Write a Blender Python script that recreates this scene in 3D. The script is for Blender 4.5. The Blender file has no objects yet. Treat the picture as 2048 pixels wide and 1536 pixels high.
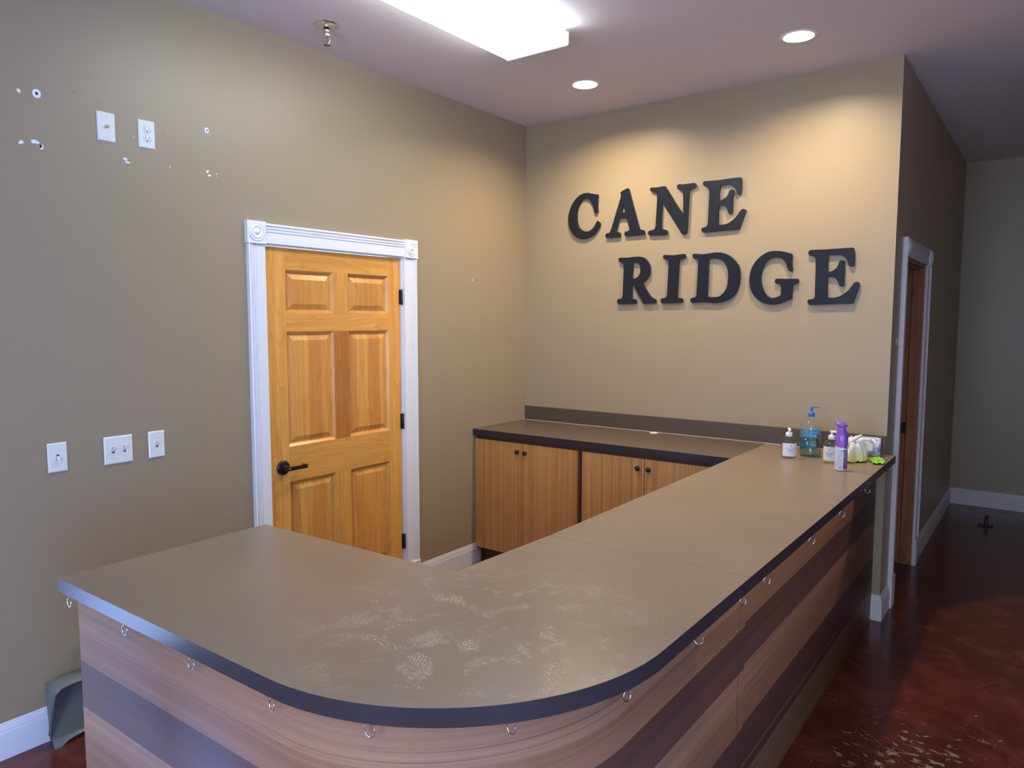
import bpy, bmesh, math, random
from mathutils import Vector, Matrix
random.seed(7)
PI = math.pi
S = bpy.context.scene
COL = S.collection

# ---------------------------------------------------------------- camera
cam_d = bpy.data.cameras.new('camera')
cam = bpy.data.objects.new('camera', cam_d); COL.objects.link(cam); S.camera = cam
cam_d.sensor_fit = 'HORIZONTAL'; cam_d.sensor_width = 36.0
cam_d.lens = 1464.17 / 2048 * 36.0
cam_d.clip_start = 0.02
YAW, PITCH, ROLL = 0.6375, 0.0875, 0.0010
_f = Vector((-math.sin(YAW)*math.cos(PITCH), math.cos(YAW)*math.cos(PITCH), -math.sin(PITCH)))
_r = Vector((math.cos(YAW), math.sin(YAW), 0)); _u = _r.cross(_f)
_r2 = _r*math.cos(ROLL) + _u*math.sin(ROLL); _u2 = -_r*math.sin(ROLL) + _u*math.cos(ROLL)
M = Matrix((( _r2.x, _u2.x, -_f.x), (_r2.y, _u2.y, -_f.y), (_r2.z, _u2.z, -_f.z))).to_4x4()
M.translation = Vector((3.1421, -4.4112, 1.6742))
cam.matrix_world = M

# ---------------------------------------------------------------- colour management, sky
S.view_settings.view_transform = 'Standard'; S.view_settings.look = 'None'
S.view_settings.gamma = 1.0; S.view_settings.exposure = 1.0
S.view_settings.use_curve_mapping = False
try:
    S.cycles.use_denoising = True
    S.cycles.max_bounces = 10; S.cycles.diffuse_bounces = 6; S.cycles.glossy_bounces = 4
    S.cycles.transparent_max_bounces = 12; S.cycles.transmission_bounces = 8
    S.cycles.sample_clamp_indirect = 4.0; S.cycles.caustics_refractive = False
    S.cycles.blur_glossy = 1.0
except Exception: pass
W = bpy.data.worlds.new('daylight'); S.world = W; W.use_nodes = True
bg = W.node_tree.nodes['Background']
# pale cloud towards the street, deeper blue open sky to both sides
_t = W.node_tree; _c = _t.nodes.new('ShaderNodeTexCoord'); _s = _t.nodes.new('ShaderNodeSeparateXYZ'); _a = _t.nodes.new('ShaderNodeMath'); _a.operation = 'ABSOLUTE'
_r_ = _t.nodes.new('ShaderNodeValToRGB'); _t.links.new(_c.outputs['Generated'], _s.inputs[0]); _t.links.new(_s.outputs[0], _a.inputs[0]); _t.links.new(_a.outputs[0], _r_.inputs[0])
_r_.color_ramp.elements[0].position = .78; _r_.color_ramp.elements[0].color = (.57, .71, 1.04, 1)
_r_.color_ramp.elements[1].position = .90; _r_.color_ramp.elements[1].color = (.19, .39, 1.0, 1)
_t.links.new(_r_.outputs[0], bg.inputs[0])
bg.inputs[1].default_value = 8.0

def area(name, loc, rot, sx, sy, power, col, portal=False, shape='RECTANGLE', spread=PI):
    l = bpy.data.lights.new(name, 'AREA'); l.shape = shape; l.size = sx
    if shape == 'RECTANGLE': l.size_y = sy
    l.energy = power; l.color = col; l.spread = spread
    if portal: l.cycles.is_portal = True
    o = bpy.data.objects.new(name, l); COL.objects.link(o); o.location = loc; o.rotation_euler = rot
    return o
# windows let in the blue daylight: (axis, wall position, from, to, sill, head)
WIN = [('x', 0.0, -4.60, -3.95, 0.15, 1.05),
       ('y', -6.2, 1.75, 2.95, 0.30, 2.60),
       ('x', 5.5, -4.15, -3.70, 0.08, 1.20),
       ('x', 5.5, -6.05, -4.45, 0.30, 2.60)]  # last one: unseen extra window, added to throw more light on the left wall
area('window_1_portal', (-0.13, (WIN[0][2]+WIN[0][3])/2, .60), (0, -PI/2, 0), .90, WIN[0][3]-WIN[0][2], 1, (1,1,1), True)
area('window_2_portal', (2.35, -6.33, 1.45), (PI/2, 0, 0), 1.2, 2.3, 1, (1,1,1), True)
area('window_3_portal', (5.63, (WIN[2][2]+WIN[2][3])/2, .64), (0, PI/2, 0), 1.12, WIN[2][3]-WIN[2][2], 1, (1,1,1), True)
area('window_4_portal', (5.63, -5.25, 1.45), (0, PI/2, 0), 2.3, 1.6, 1, (1,1,1), True)
LENS_EMIT = 7.4; CAN_EMIT = 900.0

# ---------------------------------------------------------------- materials
def mat(name, col=(.8,.8,.8), rough=.5, metal=0.0, spec=.5, coat=0.0, coat_r=.1):
    m = bpy.data.materials.new(name); m.use_nodes = True
    b = m.node_tree.nodes['Principled BSDF']
    b.inputs['Base Color'].default_value = (*col, 1); b.inputs['Roughness'].default_value = rough
    b.inputs['Metallic'].default_value = metal; b.inputs['Specular IOR Level'].default_value = spec
    b.inputs['Coat Weight'].default_value = coat; b.inputs['Coat Roughness'].default_value = coat_r
    return m
class G:                                   # small node-graph helper
    def __init__(s, m): s.t = m.node_tree; s.b = s.t.nodes['Principled BSDF']
    def n(s, typ, **kw):
        o = s.t.nodes.new(typ)
        for k, v in kw.items(): setattr(o, k, v)
        return o
    def l(s, a, b): s.t.links.new(a, b)
    def put(s, sock, v):
        if hasattr(v, 'default_value') or hasattr(v, 'is_linked'): s.l(v, sock)
        else: sock.default_value = v
    def math(s, op, a, b=0.0, c=None):
        o = s.n('ShaderNodeMath', operation=op); s.put(o.inputs[0], a); s.put(o.inputs[1], b)
        if c is not None: s.put(o.inputs[2], c)
        return o.outputs[0]
    def mix(s, f, a, b, mode='MIX'):
        o = s.n('ShaderNodeMix', data_type='RGBA', blend_type=mode); s.put(o.inputs[0], f)
        s.put(o.inputs[6], (*a, 1) if isinstance(a, tuple) else a); s.put(o.inputs[7], (*b, 1) if isinstance(b, tuple) else b)
        return o.outputs[2]
    def noise(s, vec, scale=5, detail=4, rough=.5, dist=0.0, dims='3D'):
        o = s.n('ShaderNodeTexNoise', noise_dimensions=dims); s.l(vec, o.inputs['Vector'])
        o.inputs['Scale'].default_value = scale; o.inputs['Detail'].default_value = detail
        o.inputs['Roughness'].default_value = rough; o.inputs['Distortion'].default_value = dist
        return o.outputs[0]
    def map(s, vec, scale=(1,1,1), loc=(0,0,0), rot=(0,0,0)):
        o = s.n('ShaderNodeMapping'); s.l(vec, o.inputs[0]); o.inputs[1].default_value = loc
        o.inputs[2].default_value = rot; o.inputs[3].default_value = scale
        return o.outputs[0]
    def ramp(s, f, stops):
        o = s.n('ShaderNodeValToRGB'); s.l(f, o.inputs[0]); cr = o.color_ramp
        while len(cr.elements) < len(stops): cr.elements.new(.5)
        for e, (p, c) in zip(cr.elements, stops):
            e.position = p; e.color = (c, c, c, 1) if isinstance(c, (int, float)) else (*c, 1)
        return o.outputs[0]
    def bump(s, h, strength=.2, dist=.002):
        o = s.n('ShaderNodeBump'); s.l(h, o.inputs['Height']); o.inputs['Strength'].default_value = strength
        o.inputs['Distance'].default_value = dist; s.l(o.outputs[0], s.b.inputs['Normal'])
    def uv(s): return s.n('ShaderNodeTexCoord').outputs['UV']
    def sep(s, v):
        o = s.n('ShaderNodeSeparateXYZ'); s.l(v, o.inputs[0]); return o.outputs
    def comb(s, x, y, z=0.0):
        o = s.n('ShaderNodeCombineXYZ'); s.put(o.inputs[0], x); s.put(o.inputs[1], y); s.put(o.inputs[2], z); return o.outputs[0]

def paint(name, col, rough=.5, spec=.4, orange=.12):
    m = mat(name, col, rough, spec=spec); g = G(m)
    oc = g.n('ShaderNodeNewGeometry').outputs['Position']
    n = g.noise(oc, 1.1, 3, .6)
    g.l(g.mix(g.math('MULTIPLY', n, .22), col, tuple(c*.78 for c in col)), g.b.inputs['Base Color'])
    g.bump(g.noise(oc, 260, 2, .5), orange, .0008)
    return m
WALL = paint('taupe_wall_paint', (.345, .272, .172), .42, .5)
CEIL = paint('ceiling_paint', (.72, .65, .68), .8, .2)
WHITE = mat('white_trim_paint', (.80, .80, .82), .28, spec=.5)
WHITE_DIM = mat('white_trim_paint_dimmed', (.62, .58, .58), .4, spec=.3)  # same trim white, with the hall's dimness put into the colour
CHIP = mat('bare_plaster_chip', (.86, .88, .93), .8)
SCUFF = mat('wall_scuff', (.20, .17, .14), .7)
PLATE = mat('white_plastic_plate', (.80, .82, .74), .22, spec=.5, coat=.3)
SLOT = mat('dark_slot', (.03, .03, .03), .6)
BLACK = mat('black_hardware', (.012, .013, .017), .32, spec=.5)
LETTER = mat('black_letter_paint', (.009, .012, .021), .34, spec=.28)
CHROME = mat('polished_metal', (.75, .75, .76), .18, 1.0)
STEEL = mat('steel_hook', (.62, .62, .64), .25, 1.0)
BRASS = mat('brass', (.65, .5, .28), .3, 1.0)
CAULK = mat('white_caulk', (.62, .58, .52), .7)
TOEWHITE = WHITE

def wood(name, base, dark, line, vs=26, us=1.3, cathedral=.0, stave=0.0, red=None, rough=.34, coat=.25, fib=.5, lines=.6, coat_r=.2):
    m = mat(name, base, rough, spec=.45, coat=coat, coat_r=coat_r); g = G(m)
    uv = g.uv(); sp = g.sep(uv)
    oi = g.n('ShaderNodeObjectInfo').outputs['Random']
    off = g.math('MULTIPLY', oi, 7.3)
    v2 = g.comb(g.math('ADD', sp[0], off), g.math('ADD', sp[1], off))
    if cathedral > 0:
        w1 = g.noise(g.map(v2, (1.6, 5.5, 1)), 1, 2, .5)
        warped = g.math('ADD', g.math('MULTIPLY', sp[1], vs), g.math('MULTIPLY', w1, cathedral))
        f1 = g.noise(g.comb(g.math('MULTIPLY', sp[0], us), g.math('ADD', warped, off)), 1, 5, .62)
        rings = g.math('FRACT', g.math('MULTIPLY', g.noise(g.map(v2, (.9, 6.5, 1)), 1, 1, .4), 13))
        rg = g.ramp(rings, [(0, 0.0), (.75, .25), (.95, 1.0), (1.0, .0)])
    else:
        f1 = g.noise(g.map(v2, (us, vs, 1)), 1, 6, .65)
        rg = None
    col = g.mix(g.ramp(f1, [(.32, 0.0), (.68, 1.0)]), base, dark)
    if stave:
        cell = g.math('FLOOR', g.math('MULTIPLY', g.math('ADD', sp[1], off), 1/stave))
        wn = g.n('ShaderNodeTexWhiteNoise', noise_dimensions='1D'); g.l(g.math('ADD', cell, g.math('MULTIPLY', oi, 31)), wn.inputs['W'])
        col = g.mix(g.ramp(wn.outputs['Value'], [(.35, 0.0), (1.0, .8)]), col, red or dark)
    if rg is not None: col = g.mix(g.math('MULTIPLY', rg, .26), col, line)
    ln = g.ramp(g.noise(g.map(v2, (us*.6, vs*5, 1)), 1, 3, .7), [(.56, 0.0), (.72, 1.0)])
    col = g.mix(g.math('MULTIPLY', ln, lines), col, line)
    fb = g.noise(g.map(v2, (12, 700, 1)), 1, 2, .6)
    col = g.mix(g.math('MULTIPLY', g.ramp(fb, [(.45, 0.0), (.75, 1.0)]), fib*.5), col, line)
    hue = g.n('ShaderNodeHueSaturation'); g.l(col, hue.inputs['Color'])
    g.l(g.math('MULTIPLY_ADD', oi, .16, .92), hue.inputs['Value'])
    g.l(hue.outputs[0], g.b.inputs['Base Color'])
    g.bump(fb, .08, .0006)
    return m
OAK = wood('oak_door', (.84, .42, .095), (.66, .29, .055), (.34, .14, .03), 26, 1.3, 1.6)
OAK_RED = wood('oak_door_reddish', (.60, .23, .050), (.48, .17, .035), (.18, .06, .015), 22, 1.6, 2.5)
OAK_PANEL = wood('oak_door_panel', (.80, .41, .095), (.64, .29, .06), (.26, .10, .022), 30, 1.6, 1.5, stave=.085, red=(.58, .22, .05))
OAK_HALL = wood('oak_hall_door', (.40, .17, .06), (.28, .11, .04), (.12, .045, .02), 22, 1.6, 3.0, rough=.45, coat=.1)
CABW = wood('cabinet_laminate', (.72, .36, .105), (.46, .195, .055), (.15, .055, .022), 34, .25, rough=.42, coat=.05, lines=1.0)
CAB_EDGE = mat('cabinet_edge_band', (.40, .17, .08), .45)
CARC = mat('dark_carcass', (.075, .028, .018), .5)
TOE = wood('toe_kick_laminate', (.10, .035, .02), (.06, .02, .012), (.03, .01, .008), 20, .5, rough=.4)

def counter_front():
    # horizontal bands of light and dark veneer print, as on the real laminate
    m = mat('counter_front_laminate', (.4, .25, .18), .48, spec=.3); g = G(m)
    uv = g.uv(); sp = g.sep(uv); v = sp[1]
    wob = g.math('MULTIPLY', g.math('SUBTRACT', g.noise(g.map(uv, (.5, 1, 1)), 1, 2, .5), .5), .02)
    seg = g.math('GREATER_THAN', sp[0], 2.62)
    vv = g.math('ADD', g.math('ADD', v, wob), g.math('MULTIPLY', seg, -.012))
    o = g.n('ShaderNodeValToRGB'); g.l(vv, o.inputs[0]); cr = o.color_ramp; cr.interpolation = 'CONSTANT'
    L = (.43, .225, .130); D = (.135, .060, .045); L2 = (.36, .175, .095); D2 = (.105, .045, .035); L3 = (.30, .17, .10); M_ = (.26, .13, .08)
    stops = [(0, L3), (.16, D2), (.195, M_), (.205, D2), (.345, L2), (.47, L), (.548, D), (.62, D2), (.69, L2), (.775, L)]
    while len(cr.elements) < len(stops): cr.elements.new(.5)
    for e, (p, c) in zip(cr.elements, stops): e.position = p; e.color = (*c, 1)
    st = g.noise(g.map(uv, (.35, 38, 1)), 1, 6, .68)
    col = g.mix(g.ramp(st, [(.35, 0.0), (.7, .62)]), o.outputs[0], (.13, .065, .05))
    ln = g.ramp(g.noise(g.map(uv, (.22, 150, 1)), 1, 3, .7), [(.58, 0.0), (.70, 1.0)])
    col = g.mix(g.math('MULTIPLY', ln, .55), col, (.07, .03, .028))
    fb = g.noise(g.map(uv, (9, 900, 1)), 1, 2, .6)
    col = g.mix(g.math('MULTIPLY', g.ramp(fb, [(.4, 0.0), (.75, 1.0)]), .3), col, (.10, .05, .04))
    g.l(col, g.b.inputs['Base Color']); g.bump(fb, .06, .0006)
    return m
FRONT = counter_front()

def laminate(name, col, swirls=True):
    m = mat(name, col, .30, spec=.5); g = G(m)
    uv = g.uv()
    mott = g.noise(g.map(uv, (1, 1, 1)), 3.2, 3, .55)
    fine = g.noise(g.map(uv, (1, 1, 1)), 60, 3, .6)
    c = g.mix(g.ramp(mott, [(.3, 0.0), (.75, 1.0)]), col, tuple(x*1.13 for x in col))
    rough = g.math('MULTIPLY_ADD', mott, .10, .27)
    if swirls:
        # wiping scratches: concentric arcs around random centres, their lamp glints painted in as pale colour
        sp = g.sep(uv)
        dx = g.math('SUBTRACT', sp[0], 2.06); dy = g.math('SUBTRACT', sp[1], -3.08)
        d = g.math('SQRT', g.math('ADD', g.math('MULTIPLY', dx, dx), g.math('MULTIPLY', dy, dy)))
        glint_area = g.ramp(g.math('MULTIPLY', d, 1.0), [(.16, 1.0), (.52, 0.0)])
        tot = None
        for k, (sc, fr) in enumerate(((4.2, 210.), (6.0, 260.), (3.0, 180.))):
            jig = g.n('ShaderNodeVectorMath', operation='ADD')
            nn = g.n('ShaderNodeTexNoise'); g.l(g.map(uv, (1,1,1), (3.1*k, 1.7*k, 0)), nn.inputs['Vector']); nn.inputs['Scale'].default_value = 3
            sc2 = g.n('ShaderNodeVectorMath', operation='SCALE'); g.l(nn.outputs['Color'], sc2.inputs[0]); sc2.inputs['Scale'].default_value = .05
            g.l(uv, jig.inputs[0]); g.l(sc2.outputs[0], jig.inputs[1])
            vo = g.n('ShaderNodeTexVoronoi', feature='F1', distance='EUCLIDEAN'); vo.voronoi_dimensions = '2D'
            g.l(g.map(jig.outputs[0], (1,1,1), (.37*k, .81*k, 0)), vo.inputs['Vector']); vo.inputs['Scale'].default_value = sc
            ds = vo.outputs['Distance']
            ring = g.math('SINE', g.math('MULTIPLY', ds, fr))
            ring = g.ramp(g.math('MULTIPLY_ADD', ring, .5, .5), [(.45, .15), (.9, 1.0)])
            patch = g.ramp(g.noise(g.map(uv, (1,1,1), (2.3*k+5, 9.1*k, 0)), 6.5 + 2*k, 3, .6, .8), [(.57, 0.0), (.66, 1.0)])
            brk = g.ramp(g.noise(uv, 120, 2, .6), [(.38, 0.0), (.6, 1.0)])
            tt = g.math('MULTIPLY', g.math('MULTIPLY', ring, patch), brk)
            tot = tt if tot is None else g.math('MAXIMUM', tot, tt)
        tot = g.math('MULTIPLY', tot, glint_area)
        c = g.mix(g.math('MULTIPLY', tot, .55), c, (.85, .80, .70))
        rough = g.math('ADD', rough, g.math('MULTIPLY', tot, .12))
    g.l(c, g.b.inputs['Base Color']); g.l(rough, g.b.inputs['Roughness'])
    g.bump(fine, .05, .0004)
    return m
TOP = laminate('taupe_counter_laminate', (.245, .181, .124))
TOP_SHADED = laminate('taupe_counter_laminate_shaded', (.112, .082, .060), False)  # same laminate, weaker light by the back wall put into the colour
TOP_EDGE = mat('dark_counter_edge_band', (.042, .034, .038), .24, spec=.11)
G(TOP_EDGE).bump(G(TOP_EDGE).noise(G(TOP_EDGE).uv(), 40, 3, .5), .05, .0006)
SPLASH = mat('dark_backsplash_laminate', (.085, .060, .047), .45)

def floor_mat():
    m = mat('red_stained_concrete', (.13, .03, .02), .2, spec=.5); g = G(m)
    p = g.n('ShaderNodeNewGeometry').outputs['Position']
    a = g.noise(p, 1.3, 5, .6); b = g.noise(p, 7, 5, .65, .5)
    c = g.mix(g.ramp(a, [(.3, 0.0), (.7, 1.0)]), (.145, .027, .015), (.070, .014, .012))
    c = g.mix(g.ramp(b, [(.45, 0.0), (.75, .5)]), c, (.27, .075, .035))
    # worn-through chips, densest in the walkway right of the counter
    sp = g.sep(p)
    dx = g.math('SUBTRACT', sp[0], 2.82); dy = g.math('MULTIPLY', g.math('SUBTRACT', sp[1], -1.42), .8)
    d = g.math('SQRT', g.math('ADD', g.math('MULTIPLY', dx, dx), g.math('MULTIPLY', dy, dy)))
    wear = g.ramp(d, [(.10, 1.0), (.42, .32), (1.0, 0.0)])
    n1 = g.noise(g.map(p, (1, 1.8, 1), (0, 0, 0), (0, 0, .5)), 19, 5, .66, .6)
    th = g.math('MULTIPLY_ADD', wear, .150, -.708)
    chip = g.ramp(g.math('MULTIPLY', g.math('ADD', n1, th), 30), [(0, 0.0), (1, 1.0)])
    c = g.mix(g.math('MULTIPLY', chip, .75), c, (.42, .36, .31))
    vo = g.n('ShaderNodeTexVoronoi', feature='DISTANCE_TO_EDGE'); g.l(g.map(p, (1, 1, 0), (.3, .1, 0)), vo.inputs['Vector'])
    vo.inputs['Scale'].default_value = .9
    crack = g.ramp(vo.outputs['Distance'], [(0.0, 1.0), (.0022, 0.0)])
    crack = g.math('MULTIPLY', crack, g.ramp(g.noise(p, 3, 3, .6), [(.45, 0.0), (.55, 1.0)]))
    c = g.mix(g.math('MULTIPLY', crack, .22), c, (.40, .22, .15))
    sc = g.ramp(g.noise(g.map(p, (1.4, 40, 1), (0, 0, 0), (0, 0, .9)), 2.2, 3, .6, .4), [(.76, 0.0), (.80, .25)])
    c = g.mix(sc, c, (.42, .26, .20))
    g.l(c, g.b.inputs['Base Color'])
    g.l(g.math('MULTIPLY_ADD', b, .22, .12), g.b.inputs['Roughness'])
    g.bump(g.math('SUBTRACT', b, g.math('MULTIPLY', chip, .6)), .12, .002)
    return m
FLOOR = floor_mat()

def emis(name, col, s):
    m = bpy.data.materials.new(name); m.use_nodes = True; t = m.node_tree; t.nodes.clear()
    e = t.nodes.new('ShaderNodeEmission'); e.inputs[0].default_value = (*col, 1); e.inputs[1].default_value = s
    o = t.nodes.new('ShaderNodeOutputMaterial'); t.links.new(e.outputs[0], o.inputs[0]); return m
LENS = emis('lit_acrylic_lens', (.90, .97, 1.0), LENS_EMIT)
LENS_END = emis('lit_acrylic_end', (.84, .93, 1.0), .46)
BULB = emis('lit_bulb', (1.0, .80, .54), CAN_EMIT)
BAFFLE = mat('white_can_baffle', (.85, .83, .8), .4)

def glassmat(name, tint=(1,1,1), fac=.92, rough=.03):
    m = bpy.data.materials.new(name); m.use_nodes = True; t = m.node_tree; t.nodes.clear()
    tr = t.nodes.new('ShaderNodeBsdfTransparent'); tr.inputs[0].default_value = (*tint, 1)
    gl = t.nodes.new('ShaderNodeBsdfGlossy'); gl.inputs['Roughness'].default_value = rough
    lw = t.nodes.new('ShaderNodeLayerWeight'); lw.inputs[0].default_value = .5
    pw = t.nodes.new('ShaderNodeMath'); pw.operation = 'POWER'; pw.inputs[1].default_value = 4.0; t.links.new(lw.outputs['Facing'], pw.inputs[0])
    fr = t.nodes.new('ShaderNodeMath'); fr.operation = 'MULTIPLY_ADD'; fr.inputs[1].default_value = .55; fr.inputs[2].default_value = .04; t.links.new(pw.outputs[0], fr.inputs[0])
    mx = t.nodes.new('ShaderNodeMixShader'); o = t.nodes.new('ShaderNodeOutputMaterial')
    t.links.new(fr.outputs[0], mx.inputs[0]); t.links.new(tr.outputs[0], mx.inputs[1]); t.links.new(gl.outputs[0], mx.inputs[2])
    t.links.new(mx.outputs[0], o.inputs[0]); return m
PANE = glassmat('window_glass')
CLEAR = glassmat('clear_plastic', (.965, .98, .98))
LIQUID = glassmat('clear_gel', (.94, .965, .97))

# ---------------------------------------------------------------- mesh building
class MB:
    def __init__(s): s.v = []; s.f = []; s.uv = []; s.mi = []; s.sm = []
    def face(s, pts, uv=None, mi=0, smooth=False):
        i0 = len(s.v); s.v += [tuple(p) for p in pts]; s.f.append(list(range(i0, i0+len(pts))))
        s.uv.append(uv or [(p[0], p[1]) for p in pts]); s.mi.append(mi); s.sm.append(smooth); return s
    def box(s, x0, x1, y0, y1, z0, z1, grain='z', mi=0, off=(0, 0)):
        gi = 'xyz'.index(grain)
        P = [(x, y, z) for x in (x0, x1) for y in (y0, y1) for z in (z0, z1)]
        for q, ax in (((0,1,3,2),0), ((4,6,7,5),0), ((0,4,5,1),1), ((2,3,7,6),1), ((0,2,6,4),2), ((1,5,7,3),2)):
            oth = [a for a in range(3) if a != ax]
            if gi in oth: u = gi; w = [a for a in oth if a != gi][0]
            else: u, w = oth
            s.face([P[i] for i in q], [(P[i][u]+off[0], P[i][w]+off[1]) for i in q], mi)
        return s
    def grid(s, rows, closed_u=False, closed_v=False, uvf=None, mi=0, smooth=True):
        nr = len(rows); nc = len(rows[0]); i0 = len(s.v)
        for r in rows: s.v += [tuple(p) for p in r]
        for i in range(nr if closed_v else nr-1):
            for j in range(nc if closed_u else nc-1):
                a, b, c, d = (i, j), (i, (j+1) % nc), ((i+1) % nr, (j+1) % nc), ((i+1) % nr, j)
                s.f.append([i0 + q[0]*nc + q[1] for q in (a, b, c, d)])
                raw = [(i, j), (i, j+1), (i+1, j+1), (i+1, j)]
                s.uv.append([uvf(*q) for q in raw] if uvf else [(q[0]*.1, q[1]*.1) for q in raw]); s.mi.append(mi); s.sm.append(smooth)
        return s
    def lathe(s, prof, n=24, c=(0,0,0), axis='z', mi=0, sx=1.0, sy=1.0, a0=0, a1=2*PI, smooth=True):
        full = abs(a1-a0-2*PI) < 1e-6
        rows = []
        for r, h in prof:
            row = []
            for k in range(n if full else n+1):
                a = a0+(a1-a0)*k/n
                x, y, z = r*math.cos(a)*sx, r*math.sin(a)*sy, h
                if axis == 'x': x, y, z = z, x, y
                if axis == 'y': x, y, z = x, -z, y
                row.append((c[0]+x, c[1]+y, c[2]+z))
            rows.append(row)
        return s.grid(rows, closed_u=full, mi=mi, uvf=lambda i, j: (j/n*.2, prof[min(i, len(prof)-1)][1]), smooth=smooth)
    def tube(s, pts, r, n=8, mi=0, cap=True):
        pts = [Vector(p) for p in pts]; rows = []; up = Vector((0, 0, 1)); prev = None
        for i, p in enumerate(pts):
            t = (pts[min(i+1, len(pts)-1)] - pts[max(i-1, 0)]).normalized()
            if prev is None:
                a = t.cross(up)
                if a.length < 1e-3: a = t.cross(Vector((1, 0, 0)))
                a.normalize()
            else: a = (prev - t*prev.dot(t)).normalized()
            prev = a; b = t.cross(a); rr = r[i] if isinstance(r, (list, tuple)) else r
            rows.append([p + a*math.cos(2*PI*k/n)*rr + b*math.sin(2*PI*k/n)*rr for k in range(n)])
        s.grid(rows, closed_u=True, mi=mi)
        if cap: s.face(list(reversed(rows[0])), mi=mi); s.face(rows[-1], mi=mi)
        return s
    def prism(s, poly, z0, z1, mi=0, side_mi=None, top=True, bottom=True):
        side_mi = mi if side_mi is None else side_mi; n = len(poly); L = 0
        if top: s.face([(x, y, z1) for x, y in poly], [(x, y) for x, y in poly], mi)
        if bottom: s.face([(x, y, z0) for x, y in reversed(poly)], [(x, y) for x, y in reversed(poly)], mi)
        for i in range(n):
            a, b = poly[i], poly[(i+1) % n]; d = math.dist(a, b)
            s.face([(*a, z0), (*b, z0), (*b, z1), (*a, z1)], [(L, z0), (L+d, z0), (L+d, z1), (L, z1)], side_mi); L += d
        return s
    def sweep(s, prof, path, mi=0, grain=True):
        """prof: (a, b) offsets along the frame vectors; path: list of (origin, A, B)"""
        rows = [[Vector(o) + Vector(A)*p[0] + Vector(B)*p[1] for p in prof] for o, A, B in path]
        for i in range(len(rows)-1):
            for j in range(len(prof)-1):
                L0 = i*1.0
                s.face([rows[i][j], rows[i][j+1], rows[i+1][j+1], rows[i+1][j]], None, mi)
        s.face(rows[0], mi=mi); s.face(list(reversed(rows[-1])), mi=mi)
        return s
    def mesh(s, name, mats, recalc=True):
        me = bpy.data.meshes.new(name); me.from_pydata(s.v, [], s.f)
        uvl = me.uv_layers.new(name='UVMap'); k = 0
        for poly, uvs, mi, sm in zip(me.polygons, s.uv, s.mi, s.sm):
            poly.material_index = mi; poly.use_smooth = sm
            for li, q in zip(poly.loop_indices, uvs): uvl.data[li].uv = q
        for m in (mats if isinstance(mats, (list, tuple)) else [mats]): me.materials.append(m)
        if recalc:
            b = bmesh.new(); b.from_mesh(me)
            bmesh.ops.remove_doubles(b, verts=b.verts, dist=1e-5)
            bmesh.ops.recalc_face_normals(b, faces=b.faces); b.to_mesh(me); b.free()
        return me

def obj(name, mb, mats, parent=None, bevel=0.0, origin=None, recalc=True, bseg=2):
    """link ONE mesh object; verts are in world space, parents sit unrotated"""
    me = mb.mesh(name, mats, recalc) if isinstance(mb, MB) else mb
    if not len(me.materials):
        for m_ in (mats if isinstance(mats, (list, tuple)) else [mats]): me.materials.append(m_)
    o = bpy.data.objects.new(name, me); COL.objects.link(o)
    if parent is not None:
        o.parent = parent; base = wloc(parent)
    else:
        if origin is None:
            xs = [v.co for v in me.vertices]
            origin = Vector(((min(v.x for v in xs)+max(v.x for v in xs))/2, (min(v.y for v in xs)+max(v.y for v in xs))/2, min(v.z for v in xs)))
        base = Vector(origin); o.location = base
    me.transform(Matrix.Translation(-base))
    if bevel > 0:
        md = o.modifiers.new('bevel', 'BEVEL'); md.width = bevel; md.segments = bseg; md.limit_method = 'ANGLE'; md.angle_limit = math.radians(40)
    return o
def wloc(o):
    p = Vector((0, 0, 0))
    while o is not None: p += o.location; o = o.parent
    return p
def tag(o, label=None, cat=None, group=None, kind=None):
    if label: o['label'] = label
    if cat: o['category'] = cat
    if group: o['group'] = group
    if kind: o['kind'] = kind
    return o
def thing(name, loc, label=None, cat=None, group=None, kind=None):
    o = bpy.data.objects.new(name, None); COL.objects.link(o); o.location = loc; o.empty_display_size = .05
    return tag(o, label, cat, group, kind)
def dup(root, delta, rotz=0):
    r = root.copy(); COL.objects.link(r); r.location = root.location + Vector(delta); r.rotation_euler.z += rotz
    for ch in list(root.children):
        c = ch.copy(); COL.objects.link(c); c.parent = r
        for gch in list(ch.children):
            d = gch.copy(); COL.objects.link(d); d.parent = c
    return r
def filled(name, loops, ext, bev, conv):
    """flat outline with holes -> thick mesh; conv maps (a, b, t) to world"""
    cu = bpy.data.curves.new(name, 'CURVE'); cu.dimensions = '2D'; cu.fill_mode = 'BOTH'; cu.extrude = ext; cu.bevel_depth = bev; cu.bevel_resolution = 1
    for lp in loops:
        sp = cu.splines.new('POLY'); sp.points.add(len(lp)-1); sp.use_cyclic_u = True
        for q, p in zip(sp.points, lp): q.co = (p[0], p[1], 0, 1)
    t = bpy.data.objects.new(name+'_tmp', cu); COL.objects.link(t)
    bpy.context.view_layer.update()
    me = bpy.data.meshes.new_from_object(t.evaluated_get(bpy.context.evaluated_depsgraph_get()))
    bpy.data.objects.remove(t); bpy.data.curves.remove(cu)
    for v in me.vertices: v.co = Vector(conv(*v.co))
    b = bmesh.new(); b.from_mesh(me); bmesh.ops.recalc_face_normals(b, faces=b.faces); b.to_mesh(me); b.free()
    me.name = name
    return me
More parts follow.
